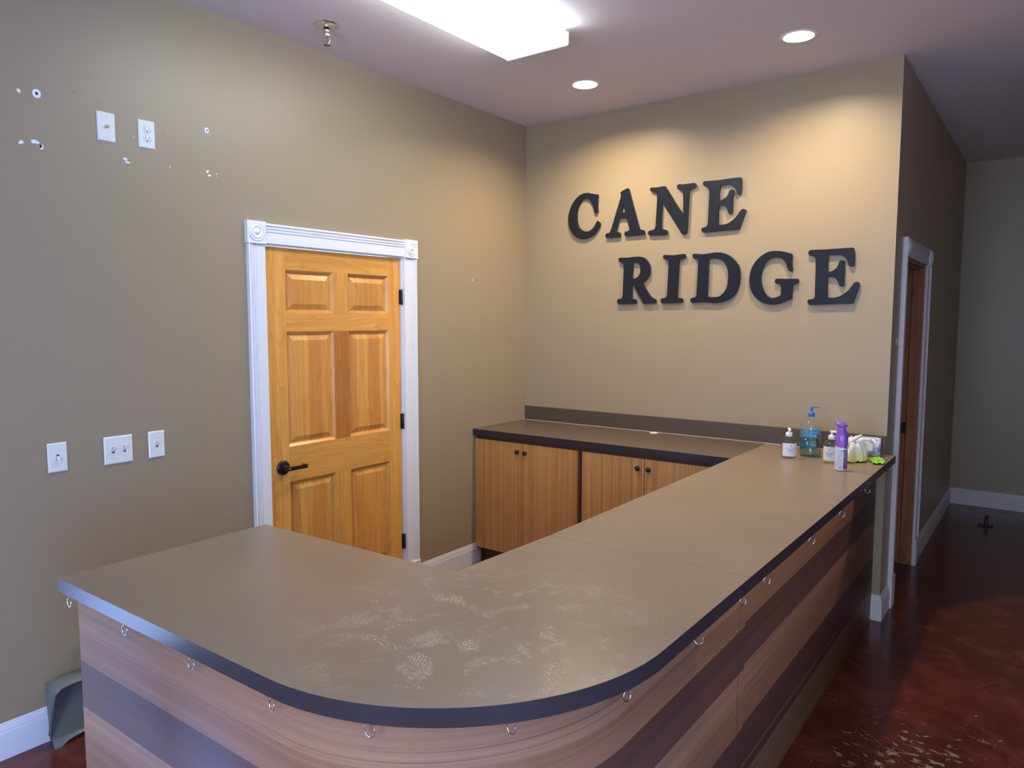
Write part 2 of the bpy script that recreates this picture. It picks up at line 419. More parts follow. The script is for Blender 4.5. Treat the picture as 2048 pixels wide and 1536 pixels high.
def smooth_loop(pts, sub=4, corner=38):
    n = len(pts); out = []
    P = [Vector(p) for p in pts]
    cor = []
    for i in range(n):
        a = (P[i]-P[i-1]); b = (P[(i+1) % n]-P[i])
        cor.append(math.degrees(a.angle(b, 0)) > corner and min(a.length, b.length) > .024)
    for i in range(n):
        p0, p1, p2, p3 = P[i-1], P[i], P[(i+1) % n], P[(i+2) % n]
        L = (p2-p1).length
        m1 = (p2-p0); m2 = (p3-p1)
        m1 = (p2-p1) if cor[i] else m1.normalized()*L
        m2 = (p2-p1) if cor[(i+1) % n] else m2.normalized()*L
        for k in range(sub):
            t = k/sub; t2 = t*t; t3 = t2*t
            out.append((2*t3-3*t2+1)*p1 + (t3-2*t2+t)*m1 + (-2*t3+3*t2)*p2 + (t3-t2)*m2)
    return [(q.x, q.y) for q in out]
def text_mesh(body, size, conv, ext=.0002):
    cu = bpy.data.curves.new('t', 'FONT'); cu.body = body; cu.size = size; cu.align_x = 'CENTER'; cu.align_y = 'CENTER'; cu.extrude = ext
    t = bpy.data.objects.new('t_tmp', cu); COL.objects.link(t); bpy.context.view_layer.update()
    me = bpy.data.meshes.new_from_object(t.evaluated_get(bpy.context.evaluated_depsgraph_get()))
    bpy.data.objects.remove(t); bpy.data.curves.remove(cu)
    for v in me.vertices: v.co = Vector(conv(*v.co))
    return me
def join_meshes(name, meshes, mats):
    b = bmesh.new()
    for me, mi in meshes:
        n0 = len(b.faces); b.from_mesh(me); b.faces.ensure_lookup_table()
        for f in b.faces[n0:]: f.material_index = mi
    out = bpy.data.meshes.new(name); b.to_mesh(out); b.free()
    for m in mats: out.materials.append(m)
    return out
LETTERS = [('C',[[(608,2516),(593,2519),(566,2526),(538,2534),(514,2536),(486,2533),(458,2521),(430,2500),(405,2469),(388,2435),(377,2399),(375,2364),(381,2327),(394,2296),(414,2267),(439,2246),(468,2234),(500,2229),(531,2233),(559,2243),(583,2257),(603,2278),(620,2300),(629,2320),(624,2332),(611,2341),(602,2337),(592,2320),(579,2302),(562,2287),(541,2278),(520,2277),(499,2281),(478,2294),(460,2315),(449,2343),(445,2373),(445,2406),(452,2441),(465,2469),(483,2492),(500,2500),(521,2499),(540,2491),(556,2474),(570,2451),(579,2427),(583,2403),(591,2399),(603,2398),(608,2405),(607,2439),(607,2483)]]),('A',[[(831,2535),(841,2529),(845,2517),(858,2473),(879,2403),(899,2342),(922,2270),(932,2259),(948,2257),(957,2250),(960,2239),(956,2229),(825,2228),(816,2234),(814,2246),(820,2254),(839,2257),(851,2266),(849,2275),(840,2304),(830,2346),(771,2345),(757,2287),(751,2263),(761,2257),(776,2253),(782,2245),(781,2230),(773,2224),(682,2226),(673,2232),(672,2246),(681,2253),(698,2255),(711,2271),(724,2307),(752,2391),(785,2492),(781,2506),(783,2516)],[(801,2440),(818,2382),(784,2383)]]),('N',[[(1002,2522),(1034,2519),(1090,2521),(1099,2519),(1107,2507),(1221,2339),(1224,2361),(1223,2444),(1218,2475),(1211,2483),(1191,2491),(1181,2502),(1181,2517),(1190,2522),(1224,2519),(1270,2519),(1289,2520),(1302,2514),(1303,2499),(1295,2492),(1278,2489),(1262,2478),(1259,2443),(1255,2325),(1251,2226),(1247,2215),(1224,2213),(1215,2219),(1202,2239),(1077,2427),(1075,2306),(1077,2262),(1086,2252),(1110,2246),(1119,2235),(1118,2222),(1109,2217),(999,2221),(987,2229),(985,2241),(996,2249),(1021,2252),(1035,2265),(1039,2309),(1045,2468),(1037,2485),(1005,2499),(995,2506),(996,2518)]]),('E',[[(1357,2522),(1367,2522),(1459,2520),(1571,2522),(1588,2518),(1590,2508),(1590,2430),(1579,2420),(1568,2426),(1565,2436),(1553,2459),(1533,2482),(1513,2490),(1460,2489),(1457,2402),(1479,2403),(1499,2414),(1511,2431),(1519,2450),(1529,2454),(1541,2449),(1540,2397),(1539,2319),(1531,2310),(1521,2313),(1514,2323),(1504,2349),(1490,2365),(1476,2369),(1456,2369),(1454,2252),(1483,2251),(1513,2257),(1542,2273),(1565,2293),(1580,2314),(1596,2332),(1607,2333),(1621,2325),(1619,2314),(1585,2219),(1361,2215),(1351,2221),(1347,2236),(1355,2242),(1374,2245),(1386,2259),(1389,2298),(1392,2443),(1387,2479),(1379,2488),(1361,2495),(1351,2506),(1351,2517)]]),('R',[[(781,2085),(840,2083),(879,2086),(917,2086),(943,2083),(968,2071),(987,2051),(1000,2028),(1004,2000),(1003,1974),(992,1952),(974,1933),(952,1919),(955,1911),(985,1861),(1004,1835),(1023,1817),(1045,1805),(1050,1795),(1048,1785),(1036,1782),(964,1780),(958,1785),(935,1822),(908,1863),(885,1907),(875,1913),(874,1878),(875,1823),(880,1813),(900,1809),(909,1801),(907,1785),(899,1783),(776,1781),(768,1793),(767,1805),(776,1812),(796,1815),(805,1827),(808,1865),(812,2019),(808,2048),(798,2054),(779,2061),(773,2071),(775,2081)],[(878,2051),(905,2051),(921,2043),(933,2023),(935,2000),(930,1974),(916,1955),(897,1946),(876,1946),(877,1993)]]),('I',[[(1102,2088),(1167,2084),(1211,2087),(1238,2088),(1245,2079),(1245,2064),(1239,2060),(1215,2056),(1203,2046),(1202,2017),(1199,1926),(1196,1843),(1197,1821),(1204,1813),(1227,1810),(1233,1801),(1232,1787),(1224,1784),(1095,1782),(1085,1789),(1083,1803),(1090,1811),(1112,1815),(1124,1826),(1127,1855),(1131,1956),(1133,2028),(1130,2050),(1122,2058),(1101,2063),(1095,2073),(1095,2084)]]),('D',[[(1298,2085),(1358,2080),(1404,2083),(1448,2086),(1479,2082),(1509,2072),(1540,2054),(1567,2027),(1586,1998),(1595,1966),(1597,1934),(1595,1898),(1587,1866),(1573,1838),(1552,1814),(1522,1795),(1492,1785),(1456,1779),(1423,1781),(1380,1785),(1331,1784),(1298,1781),(1289,1789),(1285,1800),(1292,1811),(1316,1816),(1324,1827),(1325,1851),(1330,1976),(1331,2025),(1328,2049),(1319,2055),(1302,2057),(1294,2067),(1293,2078)],[(1399,2047),(1416,2052),(1444,2051),(1469,2045),(1491,2031),(1508,2009),(1520,1979),(1525,1947),(1524,1916),(1520,1881),(1507,1852),(1491,1833),(1469,1818),(1439,1814),(1410,1815),(1395,1820),(1395,1852),(1398,1973)]]),('G',[[(1897,2051),(1877,2060),(1843,2070),(1806,2075),(1772,2074),(1739,2062),(1705,2038),(1678,2005),(1662,1968),(1655,1926),(1657,1885),(1669,1846),(1689,1815),(1716,1790),(1748,1774),(1782,1767),(1819,1767),(1853,1776),(1879,1789),(1903,1798),(1904,1817),(1906,1864),(1912,1879),(1932,1884),(1939,1892),(1937,1905),(1931,1910),(1868,1911),(1813,1914),(1806,1906),(1807,1893),(1817,1887),(1836,1882),(1842,1866),(1841,1822),(1825,1810),(1805,1804),(1784,1804),(1760,1818),(1742,1843),(1729,1876),(1723,1910),(1725,1952),(1734,1986),(1750,2016),(1774,2034),(1801,2040),(1828,2037),(1848,2025),(1864,2004),(1874,1976),(1882,1961),(1897,1955),(1904,1962),(1902,1972),(1898,2006)]]),('E',[[(1996,2069),(2072,2069),(2149,2070),(2218,2071),(2227,2066),(2230,1978),(2218,1970),(2205,1977),(2200,1995),(2187,2018),(2169,2032),(2150,2037),(2095,2038),(2097,1946),(2120,1948),(2138,1961),(2149,1978),(2156,1999),(2167,2004),(2180,1998),(2181,1941),(2181,1866),(2174,1861),(2163,1866),(2156,1878),(2146,1901),(2130,1914),(2115,1917),(2096,1915),(2099,1799),(2128,1798),(2159,1804),(2189,1822),(2212,1844),(2232,1872),(2241,1882),(2251,1883),(2262,1873),(2261,1862),(2232,1766),(2160,1765),(2004,1762),(1994,1772),(1993,1786),(2001,1791),(2022,1794),(2031,1808),(2031,1848),(2031,1947),(2030,2003),(2026,2031),(2016,2036),(1997,2041),(1989,2049),(1989,2062)]])]

# ================================================================ THE ROOM
H = 3.062; X1 = 2.43; YF = 3.32; XR = 5.5; YN = -6.2; T = .14
D1 = (-2.217, -1.262, 2.044)          # door 1 opening in the left wall (y0, y1, head)
D2 = (.33, 1.15, 2.035)               # door 2 opening in the hall wall
def struct(name, mb, m, parent=None, **kw):
    o = obj(name, mb, m, parent, **kw)
    if parent is None: o['kind'] = 'structure'
    return o
struct('floor', MB().box(-.3, XR+.2, YN-.2, YF+.2, -.1, 0), FLOOR, origin=(0, 0, 0))

# ceiling with the two round cut-outs of the recessed lights
CANS = [(.826, -.560), (2.052, -.578)]
rect = [(-.2, YN-.2), (XR+.2, YN-.2), (XR+.2, YF+.2), (-.2, YF+.2)]
holes = [[(cx+.074*math.cos(a*PI/24), cy+.074*math.sin(a*PI/24)) for a in range(48)] for cx, cy in CANS]
struct('ceiling', filled('ceiling', [rect]+holes, .05, 0, lambda a, b, t: (a, b, H+.05+t)), CEIL, origin=(0, 0, H))

def chip_on_left(mb, y, z, w, h, seed, ring=False, mi=1):
    rnd = random.Random(seed); n = 14
    out = [(w/2*math.cos(2*PI*k/n)*(1 if ring else rnd.uniform(.55, 1.15)), h/2*math.sin(2*PI*k/n)*(1 if ring else rnd.uniform(.5, 1.15))) for k in range(n)]
    if ring:
        inn = [(a*.36, b*.36) for a, b in out]
        for k in range(n):
            a, b, c, d = out[k], out[(k+1) % n], inn[(k+1) % n], inn[k]
            mb.face([(.0012, y+q[0], z+q[1]) for q in (a, b)] + [(.0022, y+q[0], z+q[1]) for q in (c, d)], mi=mi)
            mb.face([(.0, y+a[0], z+a[1]), (.0, y+b[0], z+b[1]), (.0012, y+b[0], z+b[1]), (.0012, y+a[0], z+a[1])], mi=mi)
        mb.face([(.0009, y+q[0], z+q[1]) for q in inn], mi=3)
    else:
        mb.face([(.0006, y+q[0], z+q[1]) for q in out], mi=mi)
wl = MB()
wy0, wy1, wz0, wz1 = WIN[0][2:]
wl.box(-T, 0, YN-.1, wy0, 0, H).box(-T, 0, wy0, wy1, 0, wz0).box(-T, 0, wy0, wy1, wz1, H)
wl.box(-T, 0, wy1, D1[0], 0, H).box(-T, 0, D1[0], D1[1], D1[2], H).box(-T, 0, D1[1], T, 0, H)
chip_on_left(wl, -3.190, 2.524, .030, .034, 1, True); chip_on_left(wl, -2.498, 2.528, .020, .026, 2, True)
for k, (y, z, w, h) in enumerate([(-3.25, 2.521, .014, .016), (-3.251, 2.332, .018, .020), (-3.205, 2.343, .040, .018), (-3.183, 2.330, .018, .022),
        (-2.868, 2.338, .022, .013), (-2.860, 2.326, .020, .016), (-2.500, 2.345, .014, .018), (-2.492, 2.329, .016, .014), (-2.456, 2.340, .006, .010),
        (-2.456, 2.328, .005, .005), (-2.677, 2.337, .006, .008), (-.613, 1.938, .012, .010), (-3.236, .226, .010, .006), (-2.83, 2.435, .005, .005)]):
    chip_on_left(wl, y, z, w, h, 10+k)
for k, (y, z, w, h) in enumerate([(-3.06, 2.56, .022, .004), (-3.185, 2.331, .010, .012), (-2.858, 2.331, .007, .008), (-2.497, 2.336, .008, .008), (-2.86, 2.315, .012, .014), (-2.70, 2.47, .03, .003), (-2.97, 2.545, .02, .003)]):
    chip_on_left(wl, y, z, w, h, 40+k, mi=2)
o = struct('wall_left', wl, [WALL, CHIP, SCUFF, SLOT], origin=(0, 0, 0))

wb = MB().box(-T, X1, 0, T, 0, H)
struct('wall_back', wb, WALL, origin=(0, 0, 0))
wh = MB().box(X1-T, X1, T, D2[0], 0, H).box(X1-T, X1, D2[0], D2[1], D2[2], H).box(X1-T, X1, D2[1], YF, 0, H)
for y in (.155, .200): wh.box(X1, X1+.0008, y-.008, y+.008, 1.535, 1.570, mi=1)
struct('wall_hall', wh, [WALL, CHIP], origin=(X1, T, 0))
struct('wall_far', MB().box(X1-T, XR+.1, YF, YF+T, 0, H), WALL)
w2 = WIN[2]; w4 = WIN[3]
struct('wall_right', MB().box(XR, XR+T, YN-.1, w4[2], 0, H).box(XR, XR+T, w4[2], w4[3], 0, w4[4]).box(XR, XR+T, w4[2], w4[3], w4[5], H).box(XR, XR+T, w4[3], w2[2], 0, H).box(XR, XR+T, w2[2], w2[3], 0, w2[4]).box(XR, XR+T, w2[2], w2[3], w2[5], H).box(XR, XR+T, w2[3], YF, 0, H), WALL)
w1 = WIN[1]
struct('wall_front', MB().box(0, w1[2], YN-T, YN, 0, H).box(w1[2], w1[3], YN-T, YN, 0, w1[4]).box(w1[2], w1[3], YN-T, YN, w1[5], H).box(w1[3], XR, YN-T, YN, 0, H), WALL)

# windows (behind the camera; they light the place, the last one added for that)
for k, (ax, pos, a, b, z0, z1) in enumerate(WIN):
    sgn = -1 if pos <= 0 else 1
    def bx(mb, u0, u1, d0, d1, zz0, zz1):
        lo, hi = sorted((pos + sgn*d0, pos + sgn*d1))
        return mb.box(lo, hi, u0, u1, zz0, zz1) if ax == 'x' else mb.box(u0, u1, lo, hi, zz0, zz1)
    fr = MB(); t = .05
    bx(fr, a, a+t, .03, .09, z0, z1); bx(fr, b-t, b, .03, .09, z0, z1); bx(fr, a+t, b-t, .03, .09, z0, z0+t); bx(fr, a+t, b-t, .03, .09, z1-t, z1)
    if b-a > .8: bx(fr, (a+b)/2-.02, (a+b)/2+.02, .035, .085, z0+t, z1-t)
    wo = struct('window_%d' % (k+1), fr, WHITE)
    obj('pane', bx(MB(), a+t, b-t, .055, .061, z0+t, z1-t), PANE, wo)

# ---- baseboards
def base_prof(t=.017, h=.143):
    return [(0, 0), (t, 0), (t, h*.72), (t*.80, h*.745), (t*.80, h*.80), (t*.66, h*.86), (t*.62, h*.90), (t*.42, h*.925), (t*.42, h*.97), (t*.25, h), (0, h)]
def baseboard(name, pts, m=WHITE, t=.016):
    """pts: plan polyline along the wall face, room on its left side"""
    mb = MB(); path = []
    P = [Vector((*p, 0)) for p in pts]
    for i, p in enumerate(P):
        d0 = (P[i]-P[i-1]).normalized() if i else (P[1]-P[0]).normalized()
        d1 = (P[i+1]-P[i]).normalized() if i < len(P)-1 else d0
        n0 = Vector((-d0.y, d0.x, 0)); n1 = Vector((-d1.y, d1.x, 0)); n = (n0+n1); n = n/(n.dot(n0)) if n.length > 1e-6 else n0
        path.append((p, n, (0, 0, 1)))
    mb.sweep(base_prof(t), path)
    return struct(name, mb, m)
baseboard('baseboard_left', [(0.0, -.536), (0.0, D1[1]+.104)], t=.007)
baseboard('baseboard_left_front', [(0, D1[0]-.104), (0, YN)], t=.007)
baseboard('baseboard_corner', [(X1, .224), (X1, 0.0), (2.3885, 0.0)], WHITE_DIM)
baseboard('baseboard_hall', [(XR, YF), (X1, YF), (X1, D2[1]+.104)], WHITE_DIM)
baseboard('baseboard_right', [(XR, YN), (XR, YF)], WHITE_DIM)
baseboard('baseboard_front', [(0, YN), (XR, YN)])

# ---- door casings
def casing(name, axis_x, y0, y1, zh, m, w=.098, label=None):
    """face plane x = axis_x, room on +x; inner opening y0..y1, head zh"""
    prof = [(0, 0), (0, .014), (.003, .017), (.050, .017), (.053, .013), (.057, .013), (.059, .019), (.066, .019), (.068, .015), (.071, .015), (.073, .021), (.080, .021), (.082, .017), (.085, .017), (.088, .025), (w-.003, .025), (w, .022), (w, 0)]
    X = Vector((1, 0, 0))
    head = MB().sweep(prof, [((axis_x, y0, zh), (0, 0, 1), X), ((axis_x, y1, zh), (0, 0, 1), X)])
    root = struct(name, head, m)
    for s, y in ((-1, y0), (1, y1)):
        lg = MB().sweep(prof, [((axis_x, y, .185), (0, s, 0), X), ((axis_x, y, zh), (0, s, 0), X)])
        obj('side_casing', lg, m, root)
        a, b = sorted((y, y+s*.104))
        pb = MB().box(axis_x, axis_x+.026, a, b, 0, .165)
        for q0, q1, xx in ((.165, .172, .024), (.172, .178, .028), (.178, .186, .022)): pb.box(axis_x, axis_x+xx, a, b, q0, q1)
        obj('plinth_block', pb, m, root, bevel=.001)
        ro = MB().box(axis_x, axis_x+.026, a, b, zh-.004, zh+.104)
        ro.box(axis_x, axis_x+.029, a-.001, b+.001, zh-.004, zh+.003)
        rb = obj('rosette', ro, m, root, bevel=.0015)
        cy, cz = (a+b)/2, zh+.052
        pr = [(0, .036), (.007, .0355), (.012, .033), (.014, .029), (.020, .028), (.024, .031), (.028, .0335), (.031, .033), (.034, .0285), (.038, .028), (.041, .031), (.044, .030), (.046, .025)]
        obj('turned_rings', MB().lathe([(r, h) for r, h in pr], 32, (axis_x, cy, cz), 'x'), m, rb)
    return root
casing('trim_1', 0, D1[0], D1[1], D1[2], WHITE)
casing('trim_2', X1, D2[0], D2[1], D2[2], WHITE_DIM)

# ---- door 1: six-panel oak door in the left wall
d1 = thing('door_1', (-.03, (D1[0]+D1[1])/2, 0), kind='structure')
jm = MB().box(-T, -.001, D1[0], D1[0]+.010, 0, D1[2]).box(-T, -.001, D1[1]-.010, D1[1], 0, D1[2]).box(-T, -.001, D1[0]+.010, D1[1]-.010, D1[2]-.005, D1[2])
jm.box(-.075, -.062, D1[0]+.010, D1[0]+.022, 0, D1[2]-.01).box(-.075, -.062, D1[1]-.022, D1[1]-.010, 0, D1[2]-.01)
obj('jamb', jm, WHITE, d1)
fx = -.014; bxk = -.058
SY0, SY1 = D1[0]+.012, D1[1]-.012; SZ1 = 2.036
cols = [(-2.085, -1.780), (-1.675, -1.372)]; rows = [(.240, .832), (1.018, 1.612), (1.708, 1.926)]
def stile(y0, y1, z0, z1, m, nm, off, grain='z'):
    obj(nm, MB().box(bxk, fx, y0, y1, z0, z1, grain, off=off), m, d1, bevel=.0012)
stile(SY0, cols[0][0], .008, SZ1, OAK, 'stile', (0, .3)); stile(cols[1][1], SY1, .008, SZ1, OAK, 'stile', (1, .9))
for k, (z0, z1) in enumerate(((1.926, SZ1), (1.612, 1.708), (.832, 1.018), (.008, .240))):
    stile(cols[0][0], cols[1][1], z0, z1, OAK, 'rail', (k*.7, k*1.3), 'y')
for k, (z0, z1) in enumerate(rows):
    stile(cols[0][1], cols[1][0], z0, z1, OAK_RED if k == 1 else OAK, 'mullion', (k, k*.4))
pk = 0
for (y0, y1) in cols:
    for (z0, z1) in rows:
        pk += 1; mb = MB(); o_ = (pk*1.7, pk*.61)
        def ring(i0, x0, i1, x1, g=None):
            A = [(y0+i0, z0+i0), (y1-i0, z0+i0), (y1-i0, z1-i0), (y0+i0, z1-i0)]; B = [(y0+i1, z0+i1), (y1-i1, z0+i1), (y1-i1, z1-i1), (y0+i1, z1-i1)]
            for k in range(4):
                a, b, c, d = A[k], A[(k+1) % 4], B[(k+1) % 4], B[k]
                pts = [(x0, *a), (x0, *b), (x1, *c), (x1, *d)]
                hz = k in (0, 2)
                mb.face(pts, [((q[1], q[2]) if (hz and x0 > -.02) else (q[2]+o_[0], q[1]+o_[1])) for q in pts])
        ring(0, fx-.0005, .004, fx-.004); ring(.004, fx-.004, .012, fx-.011); ring(.012, fx-.011, .014, fx-.016); ring(.014, fx-.016, .018, fx-.0165)
        ring(.018, fx-.0165, .046, fx-.005)
        i = .046
        pts = [(fx-.005, y0+i, z0+i), (fx-.005, y1-i, z0+i), (fx-.005, y1-i, z1-i), (fx-.005, y0+i, z1-i)]
        mb.face(pts, [(q[2]+o_[0], q[1]+o_[1]) for q in pts])
        mb.face([(bxk+.004, q[1], q[2]) for q in ((0, y0, z0), (0, y0, z1), (0, y1, z1), (0, y1, z0))])
        obj('door_panel', mb, OAK_PANEL, d1)
# lever handle
cy, cz = -2.128, .915
hd = obj('door_handle', MB().lathe([(0, fx+.012), (.030, fx+.012), (.036, fx+.009), (.038, fx+.004), (.0385, fx-.001), (.0, fx-.001)], 32, (0, cy, cz), 'x'), BLACK, d1)
obj('lever', MB().lathe([(0, fx+.010), (.016, fx+.010), (.0135, fx+.020), (.0125, fx+.052), (.011, fx+.060), (0, fx+.060)], 20, (0, cy, cz), 'x')
    .box(fx+.047, fx+.058, cy+.004, cy+.112, cz-.011, cz+.008).box(fx+.018, fx+.058, cy+.106, cy+.112, cz-.011, cz+.008), BLACK, hd, bevel=.0015)
obj('keyhole', MB().lathe([(0, fx+.0612), (.0035, fx+.0612), (.004, fx+.0595)], 16, (0, cy, cz-.001), 'x'), CHROME, hd)
for z0, z1 in ((1.765, 1.852), (1.018, 1.108), (.275, .365)):
    hb = MB().lathe([(0, z0-.004), (.003, z0-.003), (.0065, z0), (.0065, z1), (.003, z1+.003), (0, z1+.004)], 12, (fx+.012, D1[1]-.010, 0))
    hb.box(fx, fx+.004, D1[1]-.022, D1[1]-.012, z0, z1)
    obj('hinge', hb, BLACK, d1)

# ---- door 2: oak jamb and door in the hall wall
d2 = thing('door_2', (X1-.06, (D2[0]+D2[1])/2, 0), kind='structure')
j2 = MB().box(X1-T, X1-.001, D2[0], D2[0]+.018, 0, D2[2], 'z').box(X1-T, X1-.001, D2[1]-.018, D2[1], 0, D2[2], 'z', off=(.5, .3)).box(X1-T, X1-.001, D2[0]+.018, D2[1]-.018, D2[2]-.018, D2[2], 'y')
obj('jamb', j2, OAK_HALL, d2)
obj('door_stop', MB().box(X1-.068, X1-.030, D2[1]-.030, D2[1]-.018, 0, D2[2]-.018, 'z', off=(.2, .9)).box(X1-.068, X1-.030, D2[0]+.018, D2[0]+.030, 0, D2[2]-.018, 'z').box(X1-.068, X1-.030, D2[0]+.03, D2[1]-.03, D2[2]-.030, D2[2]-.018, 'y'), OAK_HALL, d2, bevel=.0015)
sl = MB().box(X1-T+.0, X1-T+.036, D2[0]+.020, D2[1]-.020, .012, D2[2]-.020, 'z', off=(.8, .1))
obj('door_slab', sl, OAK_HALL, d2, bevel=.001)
obj('strike_plate', MB().box(X1-.101, X1-.070, D2[1]-.0205, D2[1]-.0178, .905, .985), BLACK, d2, bevel=.0008)
obj('threshold', MB().box(X1-T, X1-.002, D2[0]+.018, D2[1]-.018, 0, .009), mat('dark_threshold', (.05, .035, .03), .4), d2, bevel=.003)

# ================================================================ COUNTERS
ZT = .939; TH = .040
cxa, cya, R = 1.873, -2.944, .603
arc = [(cxa+R*math.sin(a*PI/2/96), cya-R*math.cos(a*PI/2/96)) for a in range(97)]
ySeam = -2.362
front_poly = [(.890, -3.550)] + arc + [(2.476, ySeam-.0006), (1.787, ySeam-.0006), (1.764, -2.838), (.888, -2.863)]
def slab(name, poly, m_top, label, z1=ZT, th=TH):
    mb = MB(); mb.prism(poly, z1-th, z1, 0, 1)
    o = obj(name, mb, [m_top, TOP_EDGE], bevel=.0006); o.modifiers['bevel'].angle_limit = math.radians(50)
    return tag(o, label, 'worktop')
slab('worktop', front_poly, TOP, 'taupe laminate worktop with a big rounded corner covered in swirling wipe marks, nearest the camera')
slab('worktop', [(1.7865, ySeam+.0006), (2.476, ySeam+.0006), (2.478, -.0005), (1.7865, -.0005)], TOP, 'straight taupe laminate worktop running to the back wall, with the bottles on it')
slab('worktop', [(.001, -.616), (1.7855, -.616), (1.7855, -.0005), (.001, -.0005)], TOP_SHADED, 'shade-darkened taupe laminate worktop under the sign, over the wooden cabinet doors')
bs = obj('backsplash', MB().box(.003, X1-.001, -.021, -.0005, ZT+.0005, 1.041), SPLASH, bevel=.001)
tag(bs, 'long low dark brown backsplash strip standing along the back wall', 'backsplash')
obj('caulk_line', MB().box(.0, X1-.3, -.0235, -.0208, ZT+.0003, ZT+.0026).box(.0002, .0032, -.021, -.001, ZT, 1.041), CAULK, bs)
gr = obj('cable_hole_cover', MB().lathe([(0, ZT+.0035), (.022, ZT+.0035), (.027, ZT+.0025), (.028, ZT+.0003)], 32, (1.068, -.052, 0)), mat('cream_plastic', (.78, .72, .58), .5))
tag(gr, 'round cream cable hole cover set in the back worktop by the backsplash', 'cable hole cover')

# ---- curved front of the reception counter
PX, PY = 2.388, -3.512; ax_, ay_ = PX-cxa, cya-PY
def skin(off):
    p = [(.922, PY+off)]
    for k in range(65):
        a = k*PI/2/64; p.append((cxa+(ax_-off)*math.sin(a), cya-(ay_-off)*math.cos(a)))
    p.append((PX-off, -.002)); return p
outer, inner = skin(0), skin(.022)
mb = MB(); L = 0; zt = ZT-TH-.0005
for i in range(len(outer)-1):
    a, b, c, d = outer[i], outer[i+1], inner[i], inner[i+1]; dl = math.dist(a, b)
    mb.face([(*a, .0), (*b, .0), (*b, zt), (*a, zt)], [(L, 0), (L+dl, 0), (L+dl, zt), (L, zt)], 0, True)
    mb.face([(*c, zt), (*d, zt), (*d, 0), (*c, 0)], [(L, zt), (L+dl, zt), (L+dl, 0), (L, 0)], 0, True)
    mb.face([(*a, zt), (*b, zt), (*d, zt), (*c, zt)]); L += dl
mb.face([(*outer[0], 0), (*outer[0], zt), (*inner[0], zt), (*inner[0], 0)]); mb.face([(*outer[-1], 0), (*inner[-1], 0), (*inner[-1], zt), (*outer[-1], zt)])
rc = thing('reception_counter', (1.7, -3.2, 0), 'curved reception counter front of banded brown wood laminate standing on the red floor', 'counter')
fp = obj('front_panel', mb, FRONT, rc)
obj('end_panel', MB().box(.922, .944, PY+.023, -2.90, 0, zt, 'y'), FRONT, rc)
for y in (-2.34, -1.1): obj('support_panel', MB().box(1.88, PX-.024, y, y+.022, 0, zt, 'x'), FRONT, rc)
# a thin vertical panel joint on the long side
obj('panel_joint', MB().box(PX-.0004, PX+.0006, -2.186, -2.1835, .0, zt), mat('joint_line', (.07, .04, .035), .5), rc)

# ---- back cabinets
FY = -.596
def cabinet(x0, doors, x1, label):
    c = thing('base_cabinet', ((x0+x1)/2, -.3, 0), label, 'cabinet', 'base cabinets under the back worktop')
    obj('cabinet_body', MB().box(x0+.001, x1-.001, FY+.0195, -.001, .118, zt, 'x'), CARC, c)
    obj('toe_kick', MB().box(x0+.02 if x0 < .05 else x0+.001, x1-.001, -.535, -.518, 0, .1175, 'x'), TOE, c)
    for i, (a, b, kx) in enumerate(doors):
        dr = obj('cabinet_door', MB().box(a, b, FY, FY+.0185, .120, .872, 'z', off=(i*.37+x0, i*1.9+x0*3)), CABW, c, bevel=.0008)
        kb = MB().lathe([(0, FY-.026), (.006, FY-.0255), (.0125, FY-.022), (.0155, FY-.017), (.0145, FY-.012), (.008, FY-.009), (.006, FY-.004), (.0085, FY-.0005), (0, FY-.0002)], 24, (kx, 0, .815), 'y2')
        obj('knob', kb, BLACK, dr)
    return c
_l = MB.lathe
def lathe2(s, prof, n=24, c=(0,0,0), axis='z', **k):
    if axis == 'y2':        # h is the world y value
        rows = [[(c[0]+r*math.cos(2*PI*j/n), h, c[2]+r*math.sin(2*PI*j/n)) for j in range(n)] for r, h in prof]
        return s.grid(rows, closed_u=True)
    return _l(s, prof, n, c, axis, **k)
MB.lathe = lathe2
cabinet(.003, [(.004, .405, .366), (.409, .818, .426)], .832, 'left wooden base cabinet beside the taupe side wall, both round knobs showing')
cabinet(.832, [(.852, 1.268, 1.232), (1.272, 1.690, 1.300)], 1.70, 'right wooden base cabinet, its right door partly hidden by the reception worktop')
tag(obj('filler_cabinet', MB().box(1.701, 2.36, FY+.02, -.001, 0, zt, 'x'), CABW), 'plain wooden cabinet body hidden in the corner below the bottles', 'cabinet')

# ---- cup hooks under the counter edge
def hook_mesh():
    mb = MB(); r = .0115
    mb.tube([(0, 0, .0005), (0, 0, -.015)], .0016, 8)
    mb.lathe([(0, .0002), (.0042, .0), (.0042, -.0012), (.002, -.0018)], 14)
    pts = [(0, 0, -.013), (.0, 0, -.0155)]
    for k in range(25):
        a = math.radians(100 + k*290/24); pts.append((r*math.cos(a)*1.0, 0, -.0285 + r*math.sin(a)*1.12))
    mb.tube(pts, .0015, 8)
    return mb.mesh('cup_hook', STEEL)
HM = hook_mesh()
hooks = [(.925, -3.535, 0), (1.240, -3.532, 5), (1.557, -3.532, 5), (1.864, -3.530, -10), (2.101, -3.474, 18), (2.318, -3.300, -8), (2.444, -3.052, 75),
         (2.458, -2.694, 20), (2.462, -2.380, 62), (2.464, -2.170, 50), (2.466, -1.657, 40), (2.468, -1.194, 35), (2.466, -.670, 35), (2.452, -.040, 35)]
